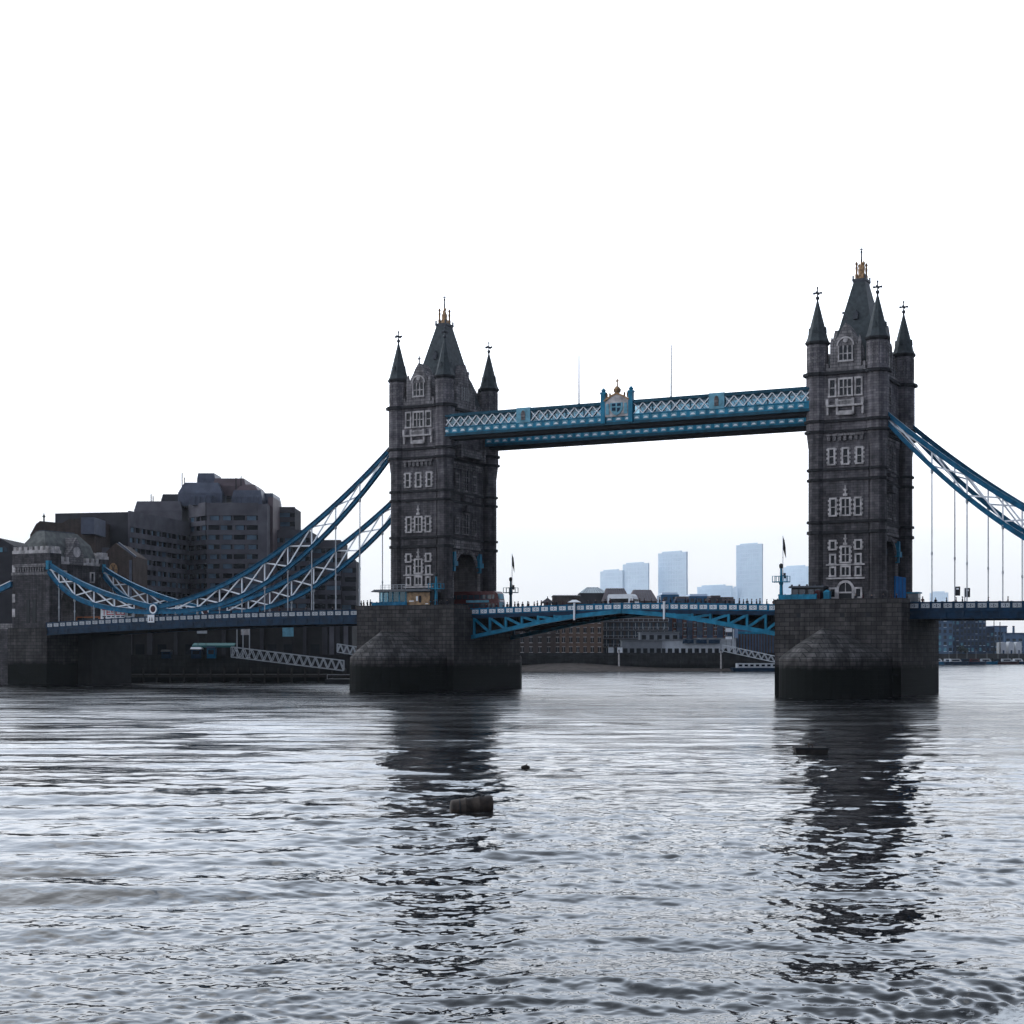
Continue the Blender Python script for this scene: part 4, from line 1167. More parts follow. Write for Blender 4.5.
# flat dark offices at the far left edge and behind the gatehouse
b2 = thing('office_building', 'dark low office block with lit blue glazing at the left edge', 'building', (0,0,0))
d = 420
m = MB(); m.ring([[(wx(-60,d),d,5.6),(wx(14,d),d,5.6),(wx(14,d),d,wz(546,d)),(wx(0,d),d,wz(538,d)),(wx(-60,d),d,wz(531,d))],[(wx(-60,d),d+30,5.6),(wx(14,d),d+30,5.6),(wx(14,d),d+30,wz(546,d)),(wx(0,d),d+30,wz(538,d)),(wx(-60,d),d+30,wz(531,d))]]); m.build('wall','concrete_core',b2)
for k in range(12):
    m = MB(); x = wx(6-k*5,d); m.box(x-0.55,x+0.4,d-0.1,d,wz(552,d),wz(547.5,d)); m.build('window','pale_blue' if k % 3 else 'hotel_glass',b2)  # most panes pale blue, the rest dark glass
b3 = thing('stone_building', 'dark round shouldered stone building rising behind the gatehouse roof', 'building', (0,0,0))
d = 430
prof = [(29,560),(30,535),(36,524),(40,521),(62,523),(69,519),(84,518),(94,520),(97,560)]
poly = [(wx(a,d), wz(b,d)) for a,b in prof]; poly = [(poly[0][0],5.6)]+poly[1:-1]+[(poly[-1][0],5.6)]
MB().extr(poly, lambda a,dd,z: (a, d+dd, z), 0, 22).build('wall','brick_dark',b3)
m = MB(); x = wx(38.5,d); m.lathe(x,d+5,[(0.25,wz(522,d)),(0.2,wz(516,d)),(0.45,wz(515,d)),(0.2,wz(513.5,d)),(0.05,wz(511.5,d))],6); m.build('roof_finial','dark',b3)
m = MB(); m.box(wx(85,d),wx(98,d),d-4,d+8,wz(535,d),wz(518.5,d)); m.build('glazed_bay','zinc',b3)

# ------------------------------------------------------------------ QUAYSIDE
def gangway(name, label, P0, P1, h, wdt, n, m='grey_white'):
    P0, P1 = Vector(P0), Vector(P1)
    r = thing(name, label, 'gangway', P0)
    L_ = P1-P0; e = L_.normalized(); side = Vector((0,1,0))
    hz = Vector((0,0,h))
    for k, off in enumerate((Vector((0,0,0)), side*wdt)):
        t = MB(); t.bar(off, off+L_, 0.18, 0.22); t.bar(off+hz, off+L_+hz, 0.18, 0.22)
        t.bar(off, off+hz, 0.16); t.bar(off+L_, off+L_+hz, 0.16)
        for i in range(n):
            a = off + L_*(i/n); c = off + L_*((i+1)/n); mid = (a+c)/2
            t.bar(a, mid+hz, 0.15, 0.15); t.bar(mid+hz, c, 0.15, 0.15)
        t.build('truss', m, r)
    t = MB(); t.bar(side*wdt/2+Vector((0,0,0.12)), side*wdt/2+L_+Vector((0,0,0.12)), wdt-0.3, 0.1); t.build('walkway_floor', 'dark', r)
    return r
d = 372
gangway('gangway', 'long white truss gangway sloping down to the river below the left span', (wx(231,d),d,wz(657,d)), (wx(345,d),d-4,wz(670.5,d)), 2.3, 2.2, 14)
d = 378
gangway('gangway', 'short white gangway end poking out behind the left pier', (wx(337,d),d,wz(652,d)), (wx(362,d),d,wz(656,d)), 1.9, 2, 4)
po = thing('pontoon', 'dark landing pontoon at the foot of the white gangway', 'pontoon', (wx(352,368),368,0))
MB().box(-6,7,-1.5,7,-0.5,1.0).build('hull','dark',po)
m = MB(); 
for x in (-5.5,0,5.5): m.tube([(x,-1.2,1),(x,-1.2,2)],0.06,6)
m.bar((-5.5,-1.2,2),(5.5,-1.2,2),0.08); m.build('handrail','grey_white',po)
d = 389
aw = thing('awning', 'long teal cafe awning on the quay under the left span', 'awning', (wx(192,d),d,5.6))
L_ = wx(234,d)-wx(192,d)
MB().ring([[(0,0,3.1),(0,2.5,3.7),(0,2.5,3.6),(0,0,2.6)],[(L_,0,3.1),(L_,2.5,3.7),(L_,2.5,3.6),(L_,0,2.6)]]).build('canopy','teal',aw)
m = MB()
for i in range(6): m.tube([(i*L_/5,0.3,0),(i*L_/5,0.3,3.0)],0.06,6)
m.build('post','dark',aw)
def kiosk(px, w, h, m1, m2, label):
    d = 388.5
    k = thing('kiosk', label, 'kiosk', (wx(px,d),d,5.6))
    MB().box(-w/2,w/2,0,2,0,h).build('body',m1,k)
    MB().ring([[(-w/2-0.2,-0.3,h),(w/2+0.2,-0.3,h),(w/2+0.2,2.2,h),(-w/2-0.2,2.2,h)],[(-w/2,0.1,h+0.5),(w/2,0.1,h+0.5),(w/2,1.8,h+0.5),(-w/2,1.8,h+0.5)]]).build('roof',m2,k)
    MB().box(-w/3,w/3,-0.06,0,1.0,h-0.4).build('hatch','glass',k)
    return k
kiosk(196, 2.4, 2.2, 'navy', 'white', 'blue quayside kiosk with white roof under the left span')
kiosk(211, 2.0, 2.4, 'blue', 'navy', 'bright blue quayside kiosk with blue roof right of the white roofed one')
kiosk(166, 2.2, 1.6, 'navy', 'dark', 'low dark blue kiosk on the quay, leftmost under the span')
def board(px0, px1, py0, py1, m1, label, cat='sign', d=389.5, posts=True):
    s = thing('sign_board', label, cat, (wx((px0+px1)/2,d),d,5.6))
    w = (wx(px1,d)-wx(px0,d))/2; z0, z1 = wz(py1,d)-5.6, wz(py0,d)-5.6
    MB().box(-w,w,-0.1,0.1,z0,z1).build('board',m1,s)
    m = MB()
    for x in (-w*0.8,w*0.8): m.box(x-0.06,x+0.06,-0.06,0.06,0,z0)
    m.build('post','dark',s)
    f = MB(); f.box(-w-0.08,w+0.08,-0.14,0.14,z1,z1+0.1); f.box(-w-0.08,w+0.08,-0.14,0.14,z0-0.1,z0); f.build('frame','dark',s)
    return s
board(197,207,630,633.5,'grey_white','small pale sign board above the teal awning')
board(282.5,293.5,627,636.5,'pale_blue','pale blue picture board on the quay behind the gangway')
board(241,249.5,629,635,'portland','pinkish pale sign board hung behind the tall gangway posts')
for px, lab in ((237,'leftmost of three white posts above the gangway'),(243,'middle of three white posts above the gangway'),(249.5,'rightmost of three white posts above the gangway')):
    t = thing('post', lab, 'post', (wx(px,386.5),386.5,5.6))
    MB().lathe(0,0,[(0.22,0),(0.22,0.3),(0.12,0.4),(0.1,7.4)],8).build('shaft','grey_white',t)
    MB().lathe(0,0,[(0.1,7.4),(0.2,7.5),(0.04,7.8)],8).build('cap','grey_white',t)
# undercroft pillars and lower terrace below the left span
ut = thing('terrace_building', 'dark low terrace building under the left span behind the quay', 'building', (0,0,0))
d = 398
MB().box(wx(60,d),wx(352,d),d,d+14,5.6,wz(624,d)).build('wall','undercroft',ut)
for px in (130,150,176,224,262,305,325,332,338,346):
    w_ = rnd.uniform(0.8,1.5); MB().box(wx(px,d)-w_/2,wx(px,d)+w_/2,d-0.5,d,5.6,wz(626,d)).build('pillar','concrete' if px in (130,332,346) else 'concrete_core',ut)
for px in (100,115,140,162,190,205,240,272,288,315):
    MB().box(wx(px,d)-1.1,wx(px,d)+1.1,d-0.08,d,6.2,9.0).build('window','glass',ut)
ld = thing('landing_stage', 'long dark timber landing stage at the foot of the left quay wall', 'landing stage', (0,0,0))
m = MB(); m.box(wx(60,380),wx(352,380),378,385.3,1.2,1.9); m.build('deck','bark',ld)
for i in range(22):
    x = wx(62+i*13.5,378); MB().lathe(x,378.3,[(0.22,-1),(0.22,3.2),(0.1,3.4)],7).build('pile','bark',ld)
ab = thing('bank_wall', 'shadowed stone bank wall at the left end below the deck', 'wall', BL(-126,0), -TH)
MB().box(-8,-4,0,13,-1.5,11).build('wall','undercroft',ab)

# ------------------------------------------------------------------ BUILDINGS BEHIND THE MIDDLE SPAN
def wpane(r, x, z, w, h, d, frame='portland', lintel=True):
    o = MB().box(x-w/2, x+w/2, d-0.06, d, z, z+h).build('window', 'glass', r)
    m = MB(); m.box(x-w/2-0.15, x+w/2+0.15, d-0.2, d, z-0.22, z); 
    if lintel: m.box(x-w/2-0.1, x+w/2+0.1, d-0.14, d, z+h, z+h+0.25)
    m.box(x-0.05, x+0.05, d-0.1, d-0.06, z, z+h)
    m.build('sill', frame, o)
def warehouse(px0, px1, pyt, d, dep, m, cols, rows_, label, z0=5.6, roof=None, fh=3.3, zfirst=1.2, ww=1.1, wh=1.9):
    r = thing('warehouse', label, 'building', (0,0,0))
    x0, x1, zt = wx(px0,d), wx(px1,d), wz(pyt,d)
    MB().box(x0,x1,d,d+dep,z0,zt).build('wall',m,r)
    p = MB(); p.box(x0-0.2,x1+0.2,d-0.3,d+0.4,zt,zt+0.6); p.build('parapet','ledge',r)
    for j in range(rows_):
        for i in range(cols):
            x = x0+(i+0.5)*(x1-x0)/cols; wpane(r, x, z0+zfirst+j*fh, ww, wh, d)
    if roof:
        q = MB(); xm = (x0+x1)/2
        q.ring([[(x0,d,zt+0.6),(x1,d,zt+0.6),(x1,d+dep,zt+0.6),(x0,d+dep,zt+0.6)],[(x0+2,d+dep*0.35,zt+roof),(x1-2,d+dep*0.35,zt+roof),(x1-2,d+dep*0.65,zt+roof),(x0+2,d+dep*0.65,zt+roof)]])
        q.build('roof','roof_brown',r)
    return r
warehouse(500, 562, 612, 604, 20, 'brick_dark', 7, 4, 'dark brick warehouse showing just right of the left pier', fh=3.6)
warehouse(560, 603, 610, 602, 20, 'brick', 6, 4, 'brown brick warehouse with rows of windows behind the left bascule leaf', fh=3.6)
# modern balconied flats
fl = thing('apartment_block', 'grey balconied apartment block behind the middle of the span', 'building', (0,0,0))
d = 612; x0, x1 = wx(603,d), wx(668,d)
MB().box(x0,x1,d,d+18,5.6,wz(612,d)).build('wall','brick_dark',fl)
for j in range(4):
    m = MB(); m.box(x0,x1,d-1.6,d,8.6+j*3.2,8.85+j*3.2); sl = m.build('balcony','render_grey',fl)
    m = MB()
    for i in range(14): m.box(x0+i*(x1-x0)/13-0.06,x0+i*(x1-x0)/13+0.06,d-1.6,d-1.5,8.85+j*3.2,9.8+j*3.2)
    m.box(x0,x1,d-1.62,d-1.5,9.8+j*3.2,9.9+j*3.2); m.build('balustrade','grey_white',sl)
    for i in range(9):
        x = x0+(i+0.5)*(x1-x0)/9; o = MB().box(x-0.9,x+0.9,d-0.07,d,6.0+j*3.2,8.3+j*3.2).build('window','hotel_glass',fl)
        MB().box(x-0.05,x+0.05,d-0.12,d-0.07,6.0+j*3.2,8.3+j*3.2).build('mullion','white',o)
# red brick flats with blue bays
rb = thing('brick_flats', 'red brick flats with blue glazed bays behind the right bascule leaf', 'building', (0,0,0))
d = 630; x0, x1 = wx(664,d), wx(735,d)
MB().box(x0,x1,d,d+18,5.6,wz(610,d)).build('wall','brick_red',rb)
for i in range(7):
    x = x0+(i+0.5)*(x1-x0)/7
    b_ = MB().box(x-1.1,x+1.1,d-0.9,d,5.6,wz(613,d)).build('bay','bay_blue',rb)
    for j in range(4):
        MB().box(x-0.8,x+0.8,d-0.96,d-0.9,7.4+j*3,9.2+j*3).build('pane','hotel_glass',b_)
        wpane(rb, x+2.2, 7.4+j*3, 0.9, 1.6, d, 'grey_white')
# pale two storey riverside restaurant
rs = thing('riverside_restaurant', 'low grey and white riverside building with flat roofs on the river wall', 'building', (0,0,0))
d = 590
for px0, px1, pyt, mm, lev in ((622,662,640.5,'render_grey',1),(640,679,632.5,'render_grey',2),(660,720,640,'grey_white',1),(700,736,638.5,'grey_white',1)):
    dd = d + (3 if lev == 2 else (0.0 if px0 < 650 else 0.6)) + (0.5 if px0 == 700 else 0)
    x0, x1 = wx(px0,dd), wx(px1,dd); zt = wz(pyt,dd)
    w_ = MB().box(x0,x1,dd,dd+9,5.6 if lev == 1 else wz(642,dd),zt).build('wall',mm,rs)
    MB().box(x0-0.3,x1+0.3,dd-0.5,dd+9.3,zt,zt+0.3).build('roof','render_grey',rs)
    n = max(3,int((x1-x0)/2.4))
    for i in range(n):
        x = x0+(i+0.5)*(x1-x0)/n; zb = (6.4 if lev == 1 else wz(640,dd))
        MB().box(x-0.8,x+0.8,dd-0.06,dd,zb,min(zb+1.8,zt-0.4)).build('window','glass',rs)
for i in range(3):
    x = wx(688+i*13,d); m = MB(); m.box(x-2.0,x+2.0,d-0.9,d-0.3,wz(643.5,d),wz(639.5,d)); m.build('sign_panel','navy',rs)
for px, lab in ((620,'bright white hut at the left end of the riverside building'),(611,'small grey hut at the left end of the riverside building')):
    h = thing('hut', lab, 'hut', (wx(px,589),589,6.0)); MB().box(-0.9,0.9,0,1.4,0,2.6).build('body','white' if px == 620 else 'grey_white',h); MB().box(-1.1,1.1,-0.2,1.6,2.6,2.8).build('roof','render_grey',h)  # plain boxes, one white and one weathered white
# grey service block by the right pier
sb = thing('service_block', 'dark slatted service block on the river wall left of the right pier', 'building', (0,0,0))
d = 592; x0, x1 = wx(738,d), wx(790,d)
MB().box(x0,x1,d,d+10,5.6,wz(626,d)).build('wall','far_blue',sb)
for i in range(18): MB().box(x0+0.4+i*(x1-x0)/18,x0+0.9+i*(x1-x0)/18,d-0.15,d,6.2,wz(633,d)).build('slat','brick_dark',sb)
MB().box(x0,x1,d-0.3,d+0.2,wz(634,d),wz(631.5,d)).build('blue_band','turq',sb)
for pya, pyb, lab in ((628,632,'upper white board on a pole by the right bascule'),(636.5,639.5,'lower white board on a pole by the right bascule')):
    board(725.5,732,pya,pyb,'white',lab,d=588.8)
ns = thing('post', 'tall pale post at the head of the right hand gangway', 'post', (wx(733.5,588.6),588.6,6.5))
MB().lathe(0,0,[(0.3,0),(0.25,0.4),(0.2,wz(630,588.6)-6.5)],8).build('shaft','grey_white',ns)
MB().lathe(0,0,[(0.3,wz(630,588.6)-6.5),(0.05,wz(629,588.6)-6.5)],8).build('cap','grey_white',ns)
d = 577
gangway('gangway', 'white truss gangway sloping down behind the right pier', (wx(725,d),d+5,wz(651,d)), (wx(780,d),d-3,wz(663.5,d)), 2.2, 2.2, 9)
pb = thing('pontoon', 'white low pontoon boat moored at the foot of the right gangway', 'pontoon', (wx(760,572),572,0))
MB().ring([[(-9,0,-0.3),(9,0,-0.3),(9,5,-0.3),(-9,5,-0.3)],[(-10,-0.4,1.3),(10,-0.4,1.3),(10,5.4,1.3),(-10,5.4,1.3)]]).build('hull','navy',pb)
MB().box(-8,8,0.4,4.6,1.3,2.9).build('cabin','grey_white',pb)
for i in range(8): MB().box(-7.4+i*2,-6.2+i*2,0.32,0.4,1.8,2.5).build('window','glass',pb)
for px in (619,721,722.4):
    t = thing('mooring_pile', {619:'pale timber mooring pile at the middle of the river wall',721:'pale mooring pile left of the right gangway',722.4:'thin dark mooring pile close beside the pale one'}[px], 'pile', (wx(px,585),585,-1)); MB().lathe(0,0,[(0.35,0),(0.32,wz(651,585)+1 if px<722 else wz(655,585)+1)],8).build('shaft','portland' if px<722 else 'bark',t); MB().lathe(0,0,[(0.38,wz(651,585)+1 if px<722 else wz(655,585)+1),(0.05,wz(651,585)+1.6 if px<722 else wz(655,585)+1.6)],8).build('cap','dark',t)

# roofs seen over the bascule railing
def roofed(label, px0, px1, pyr, pye, d, dep, m='roof_brown', wall='brick_dark', glass=False, lean=0.16):
    r = thing('roofed_building', label, 'building', (0,0,0))
    x0, x1, ze, zr = wx(px0,d), wx(px1,d), wz(pye,d), wz(pyr,d); L_ = x1-x0
    MB().box(x0,x1,d,d+dep,5.6,ze).build('wall',wall,r)
    q = MB(); q.ring([[(x0-0.4,d-0.4,ze),(x1+0.4,d-0.4,ze),(x1+0.4,d+dep,ze),(x0-0.4,d+dep,ze)],[(x0+L_*lean,d+dep*0.4,zr),(x1-L_*lean,d+dep*0.4,zr),(x1-L_*lean,d+dep*0.6,zr),(x0+L_*lean,d+dep*0.6,zr)]])
    ro = q.build('roof',m,r)
    s = MB(); n = 9
    for i in range(1,n):
        a = i/n
        s.bar((x0+L_*a, d-0.42, ze+0.05),(x0+L_*lean+L_*(1-2*lean)*a, d+dep*0.4-0.1, zr+0.03),0.12,0.12)
    s.build('roof_rib','zinc',ro)
    return r
roofed('brown ribbed mansard roofed block, left of the two behind the bascule', 603, 630, 587.5, 601, 660, 22)
roofed('brown ribbed mansard roofed block, right of the two behind the bascule', 631, 657, 589, 601, 655, 22)
roofed('glass roofed atrium beside the left brown mansard roof', 580, 607, 586.5, 593, 668, 20, m='glass_roof', wall='concrete_core', lean=0.28)
roofed('dark flat topped block over the left bascule railing', 553, 580, 594.5, 596, 640, 16, m='concrete_core', wall='brick_dark', lean=0.02)
c = thing('roof_cupola', 'small dark domed roof lantern over the left bascule railing', 'roof lantern', (wx(547.5,640),640,5.6))
MB().lathe(0,0,[(1.6,0),(1.6,20.4),(2.6,20.5),(2.6,20.9),(1.0,22.0),(0.1,22.6)],10).build('dome','concrete_core',c); MB().lathe(0,0,[(0.1,22.5),(0.25,22.8),(0.03,23.3)],6).build('finial','dark',c)
def clad(px0, px1, pyt, d, m, label, stepx=None):
    r = thing('clad_building', label, 'building', (0,0,0))
    x0, x1, zt = wx(px0,d), wx(px1,d), wz(pyt,d)
    MB().box(x0,x1,d,d+20,5.6,zt).build('wall',m,r)
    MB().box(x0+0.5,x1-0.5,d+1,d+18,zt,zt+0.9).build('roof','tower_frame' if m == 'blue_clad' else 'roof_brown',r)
    n = int((x1-x0)/2.6)
    for i in range(n):
        x = x0+(i+0.5)*(x1-x0)/n; MB().box(x-0.8,x+0.8,d-0.08,d,zt-2.6,zt-1.0).build('window','hotel_glass',r)
    return r
clad(661, 679, 594.5, 700, 'blue_clad', 'bright blue clad block over the bascule, left of the blue pair')
clad(689, 709, 596, 705, 'blue_clad', 'bright blue clad block over the bascule, right of the blue pair')
clad(676, 690, 598.5, 690, 'far_blue', 'dull blue block between the two bright blue ones')
clad(710, 722, 597.5, 690, 'concrete_core', 'dark block just right of the bright blue pair')
clad(720, 735, 599, 720, 'roof_brown', 'low brown block farthest right over the bascule railing')

# ------------------------------------------------------------------ FAR BANK AT THE RIGHT
def farblock(px0, px1, pyt, d, m, rows_, cols, label, tinted=0.12, pitched=False):
    r = thing('riverside_block', label, 'building', (0,0,0))
    x0, x1, zt = wx(px0,d), wx(px1,d), wz(pyt,d)
    MB().box(x0,x1,d,d+24,5.0,zt).build('wall',m,r)
    p = MB(); p.box(x0-0.3,x1+0.3,d-0.4,d+24,zt,zt+0.7); p.build('roof','far_blue',r)
    for j in range(rows_):
        for i in range(cols):
            x = x0+(i+0.5)*(x1-x0)/cols; z = 7+j*(zt-8.5)/rows_; w_ = (x1-x0)/cols*0.28
            o = MB().box(x-w_,x+w_,d-0.1,d,z,z+(zt-8)/rows_*0.55).build('window','pale_blue' if rnd.random()<tinted else 'hotel_glass',r)  # a random share of the panes is pale blue
            MB().box(x-w_,x+w_,d-0.5,d-0.1,z-0.35,z-0.05).build('sill','far_blue2' if rnd.random()<0.6 else 'tower_frame',o)
    return r
farblock(905, 953, 612, 860, 'far_blue2', 6, 9, 'balconied blue grey riverside block close beside the right pier', 0.35)
farblock(951, 964, 616, 872, 'far_blue', 6, 3, 'narrow blue riverside block second from the right pier', 0.2)
farblock(963, 986, 613, 880, 'far_blue', 6, 6, 'broad dark haze blue wharf building behind the moored boats')
farblock(986, 994, 628, 900, 'far_blue', 4, 2, 'small dark blue block right of the broad wharf building')
farblock(994, 1007, 627, 930, 'far_blue2', 4, 4, 'pale grey blue block with chimney at the right edge')
farblock(1005, 1060, 634, 925, 'far_blue2', 3, 9, 'long low grey blue warehouse running off the right edge')
for i, px in enumerate((1003.5, 1011.5, 1019)):
    g = thing('white_gable', ['leftmost of three white gable ends on the far right bank','middle of three white gable ends on the far right bank','rightmost of three white gable ends on the far right bank'][i], 'building', (wx(px,912),912,5))
    MB().extr([(-1.5,0),(1.5,0),(1.5,wz(642.6,912)-5),(0,wz(642,912)-5),(-1.5,wz(642.6,912)-5)], lambda a,dd,z: (a,dd,z), 0, 8).build('wall','white',g); MB().box(-0.5,0.5,-0.1,0,0,2.5).build('door','far_blue',g)
ch = thing('chimney', 'thin dark chimney on the skyline at the far right', 'chimney', (wx(1013.5,960),960,5.0)); MB().lathe(0,0,[(0.9,0),(0.8,10),(0.6,wz(626.5,960)-5)],8).build('shaft','far_blue',ch); MB().lathe(0,0,[(0.8,wz(626.5,960)-5),(0.85,wz(626,960)-5)],8).build('cap','dark',ch)
# moored boats along that bank
def boat(px, d, L_, m, cab, label):
    b = thing('moored_boat', label, 'boat', (wx(px,d),d,0))
    MB().ring([[(-L_/2+0.4,-1.0,-0.3),(L_/2-1.2,-1.0,-0.3),(L_/2-0.4,0,-0.3),(L_/2-1.2,1.0,-0.3),(-L_/2+0.4,1.0,-0.3)],[(-L_/2,-1.5,1.5),(L_/2-1.2,-1.5,1.6),(L_/2,0,2.0),(L_/2-1.2,1.5,1.6),(-L_/2,1.5,1.5)]]).build('hull',m,b)
    MB().ring([[(-L_*0.3,-1.1,1.5),(L_*0.18,-1.1,1.5),(L_*0.18,1.1,1.5),(-L_*0.3,1.1,1.5)],[(-L_*0.27,-0.95,3.0),(L_*0.1,-0.95,3.0),(L_*0.1,0.95,3.0),(-L_*0.27,0.95,3.0)]]).build('cabin',cab,b)
    MB().box(-L_*0.22,L_*0.08,-1.12,-1.0,1.9,2.6).build('window','glass',b)
    MB().tube([(0,0,2.9),(0,0,rnd.uniform(5,8))],0.07,6).build('mast','grey_white',b)
spots = [(938,845,12,'blue','white','white cabined blue boat moored closest to the right pier'),(949,848,9,'navy','white','small white topped dark boat second from the right pier'),(957,838,13,'navy','grey_white','long dark boat with pale cabin below the narrow blue block'),
 (967,850,10,'far_blue','navy','dark blue boat below the left end of the broad wharf building'),(976,846,11,'navy','red','dark boat with red cabin below the broad wharf building'),(987,852,12,'blue','grey_white','blue boat with grey cabin right of the red cabined one'),(998,856,10,'navy','dark','black boat left of the white gables'),(1008,854,12,'cloth_red','grey_white','maroon hulled boat below the white gables'),(1019,858,11,'navy','white','dark boat with white cabin at the right edge')]
for s in spots: boat(*s)
for px, top, lab in ((994,618,'tall thin mast rising to the bridge deck at far right'),(1000,622,'shorter thin mast right of the tall one at far right')):
    t = thing('mast', lab, 'mast', (wx(px,862),862,-1)); MB().lathe(0,0,[(0.35,0),(0.2,wz(top,862)+1)],7).build('spar','dark',t); MB().bar((-1.5,0,wz(top,862)-5),(1.5,0,wz(top,862)-5),0.15).build('yard','dark',t)
# trees on that bank
def tree(px, pyt, d, label):
    t = thing('tree', label, 'tree', (wx(px,d),d,5.0))
    h = wz(pyt,d)-5
    m = MB(); m.tube([(0,0,0),(0.1,0,h*0.3),(0,0.1,h*0.6)],[0.35,0.25,0.1],7)
    for k in range(6):
        an = k*1.05; m.tube([(0,0,h*(0.25+0.05*k)),(math.cos(an)*h*0.25,math.sin(an)*h*0.25,h*(0.5+0.06*k))],[0.12,0.03],5)
    m.build('trunk','bark',t)
    c = MB()
    for k in range(420):
        a, b_, q_ = rnd.gauss(0,1), rnd.gauss(0,1), rnd.gauss(0,1); l = math.sqrt(a*a+b_*b_+q_*q_)+1e-6; rr = rnd.random()**0.4
        p = Vector((a/l*h*0.34*rr, b_/l*h*0.34*rr, h*0.62+q_/l*h*0.36*rr)); s = rnd.uniform(0.25,0.6)
        e1 = Vector((rnd.uniform(-1,1),rnd.uniform(-1,1),rnd.uniform(-1,1))).normalized(); e2 = e1.orthogonal().normalized()
        k0 = len(c.v); c.v += [tuple(p+e1*s), tuple(p+e2*s*0.7), tuple(p-e1*s), tuple(p-e2*s*0.7)]; c.f.append((k0,k0+1,k0+2,k0+3))
    c.build('crown', M['leaf'], t)
M['leaf'] = mat('foliage', (0.035,0.055,0.05), 0.8, noise=(0.6,0.5))
tree(961, 645, 852, 'small dark tree on the far right bank between the blue blocks')
tree(966, 648, 856, 'lower bushy tree just right of the small dark tree')

# ------------------------------------------------------------------ FAR SKYLINE
def skyscraper(px0, px1, pyt, d, label, step=None):
    r = thing('skyscraper', label, 'tower block', (0,0,0))
    x0, x1, zt = wx(px0,d), wx(px1,d), wz(pyt,d)
    W_ = x1-x0
    e, n_ = Vector((0.62,-0.785,0)), Vector((-0.785,-0.62,0))
    def slab(xa, wd, zz, name):
        L_ = 0.94*wd/0.62; dp = 0.06*wd/0.785
        o = Vector((xa, d, 0))
        T = lambda a,dd,z: o + e*a + n_*dd + Vector((0,0,z))
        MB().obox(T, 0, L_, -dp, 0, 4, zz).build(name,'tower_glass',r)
        m = MB(); n = max(4,int(L_/14))
        for i in range(n+1): m.obox(T, i*L_/n-1.4, i*L_/n+1.4, 0, 1.5, 4, zz)
        z = 60
        while z < zz: m.obox(T, 0, L_, 0, 1.2, z, z+6); z += 26
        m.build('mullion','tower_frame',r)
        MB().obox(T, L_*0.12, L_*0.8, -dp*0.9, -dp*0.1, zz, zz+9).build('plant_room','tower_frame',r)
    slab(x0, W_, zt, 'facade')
    if step: slab(wx(step[0],d), wx(step[1],d)-wx(step[0],d), wz(step[2],d), 'setback')
FD = 10300
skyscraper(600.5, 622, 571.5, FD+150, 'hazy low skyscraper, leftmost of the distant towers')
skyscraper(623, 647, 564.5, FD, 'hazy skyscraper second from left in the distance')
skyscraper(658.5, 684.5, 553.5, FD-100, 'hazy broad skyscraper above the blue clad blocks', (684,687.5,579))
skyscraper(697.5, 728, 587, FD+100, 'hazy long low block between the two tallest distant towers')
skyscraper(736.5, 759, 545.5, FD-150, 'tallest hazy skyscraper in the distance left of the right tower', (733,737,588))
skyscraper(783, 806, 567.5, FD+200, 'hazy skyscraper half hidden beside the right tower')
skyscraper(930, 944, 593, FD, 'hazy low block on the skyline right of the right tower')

# ------------------------------------------------------------------ ON THE LEFT PIER
RZ = 15.2
k = bthing('control_cabin', 'glazed cabin with overhanging roof and yellow poster on the left pier', 'cabin', -42.9, -12.6, RZ)
MB().box(-4.2,7.0,-1.5,1.6,0,0.5).build('base','turq',k)
m = MB()
for x in (-4.1,-3.2,-2.3,-1.2,0.2,1.6): m.box(x-0.09,x+0.09,-1.5,-1.3,0.5,3.3)
for y in (-0.3,0.8,1.5): m.box(-4.2,-4.0,y-0.08,y+0.08,0.5,3.3)
m.box(-4.2,7.0,-1.5,-1.3,1.3,1.4); m.build('frame','turq',k)
MB().box(-4.15,1.9,-1.42,-1.38,0.5,3.3).build('glazing','glazing',k)
MB().box(1.9,7.0,-1.3,1.4,0.5,3.3).build('wall','dark',k)
MB().box(-3.9,6.8,1.3,1.55,0.5,3.3).build('back_wall','teal_dark',k)
m = MB(); m.ring([[(-5.6,-2.4,3.3),(7.4,-2.4,3.3),(7.4,2.2,3.3),(-5.6,2.2,3.3)],[(-5.0,-2.0,3.75),(7.2,-2.0,3.75),(7.2,2.0,3.75),(-5.0,2.0,3.75)]]); m.build('roof','lead',k)
ps = MB().box(2.0,6.8,-1.52,-1.36,0.55,3.1).build('poster','yellow',k)
m = MB(); m.box(2.4,3.4,-1.56,-1.52,1.4,1.6); m.box(3.9,4.3,-1.56,-1.52,1.5,2.4); m.box(5.9,6.5,-1.56,-1.52,0.9,1.05); m.build('poster_print','white',ps)
m = MB(); m.box(4.5,5.0,-1.56,-1.52,1.2,2.5); m.build('poster_figure','cloth',ps)
m = MB()
for i in range(7): m.tube([(-4+i*0.9,-1.2,3.75),(-4+i*0.9,-1.2,4.6)],0.05,5)
m.bar((-4,-1.2,4.6),(1.4,-1.2,4.6),0.07); m.bar((-4,-1.2,4.2),(1.4,-1.2,4.2),0.05); m.build('roof_rail','grey_white',k)
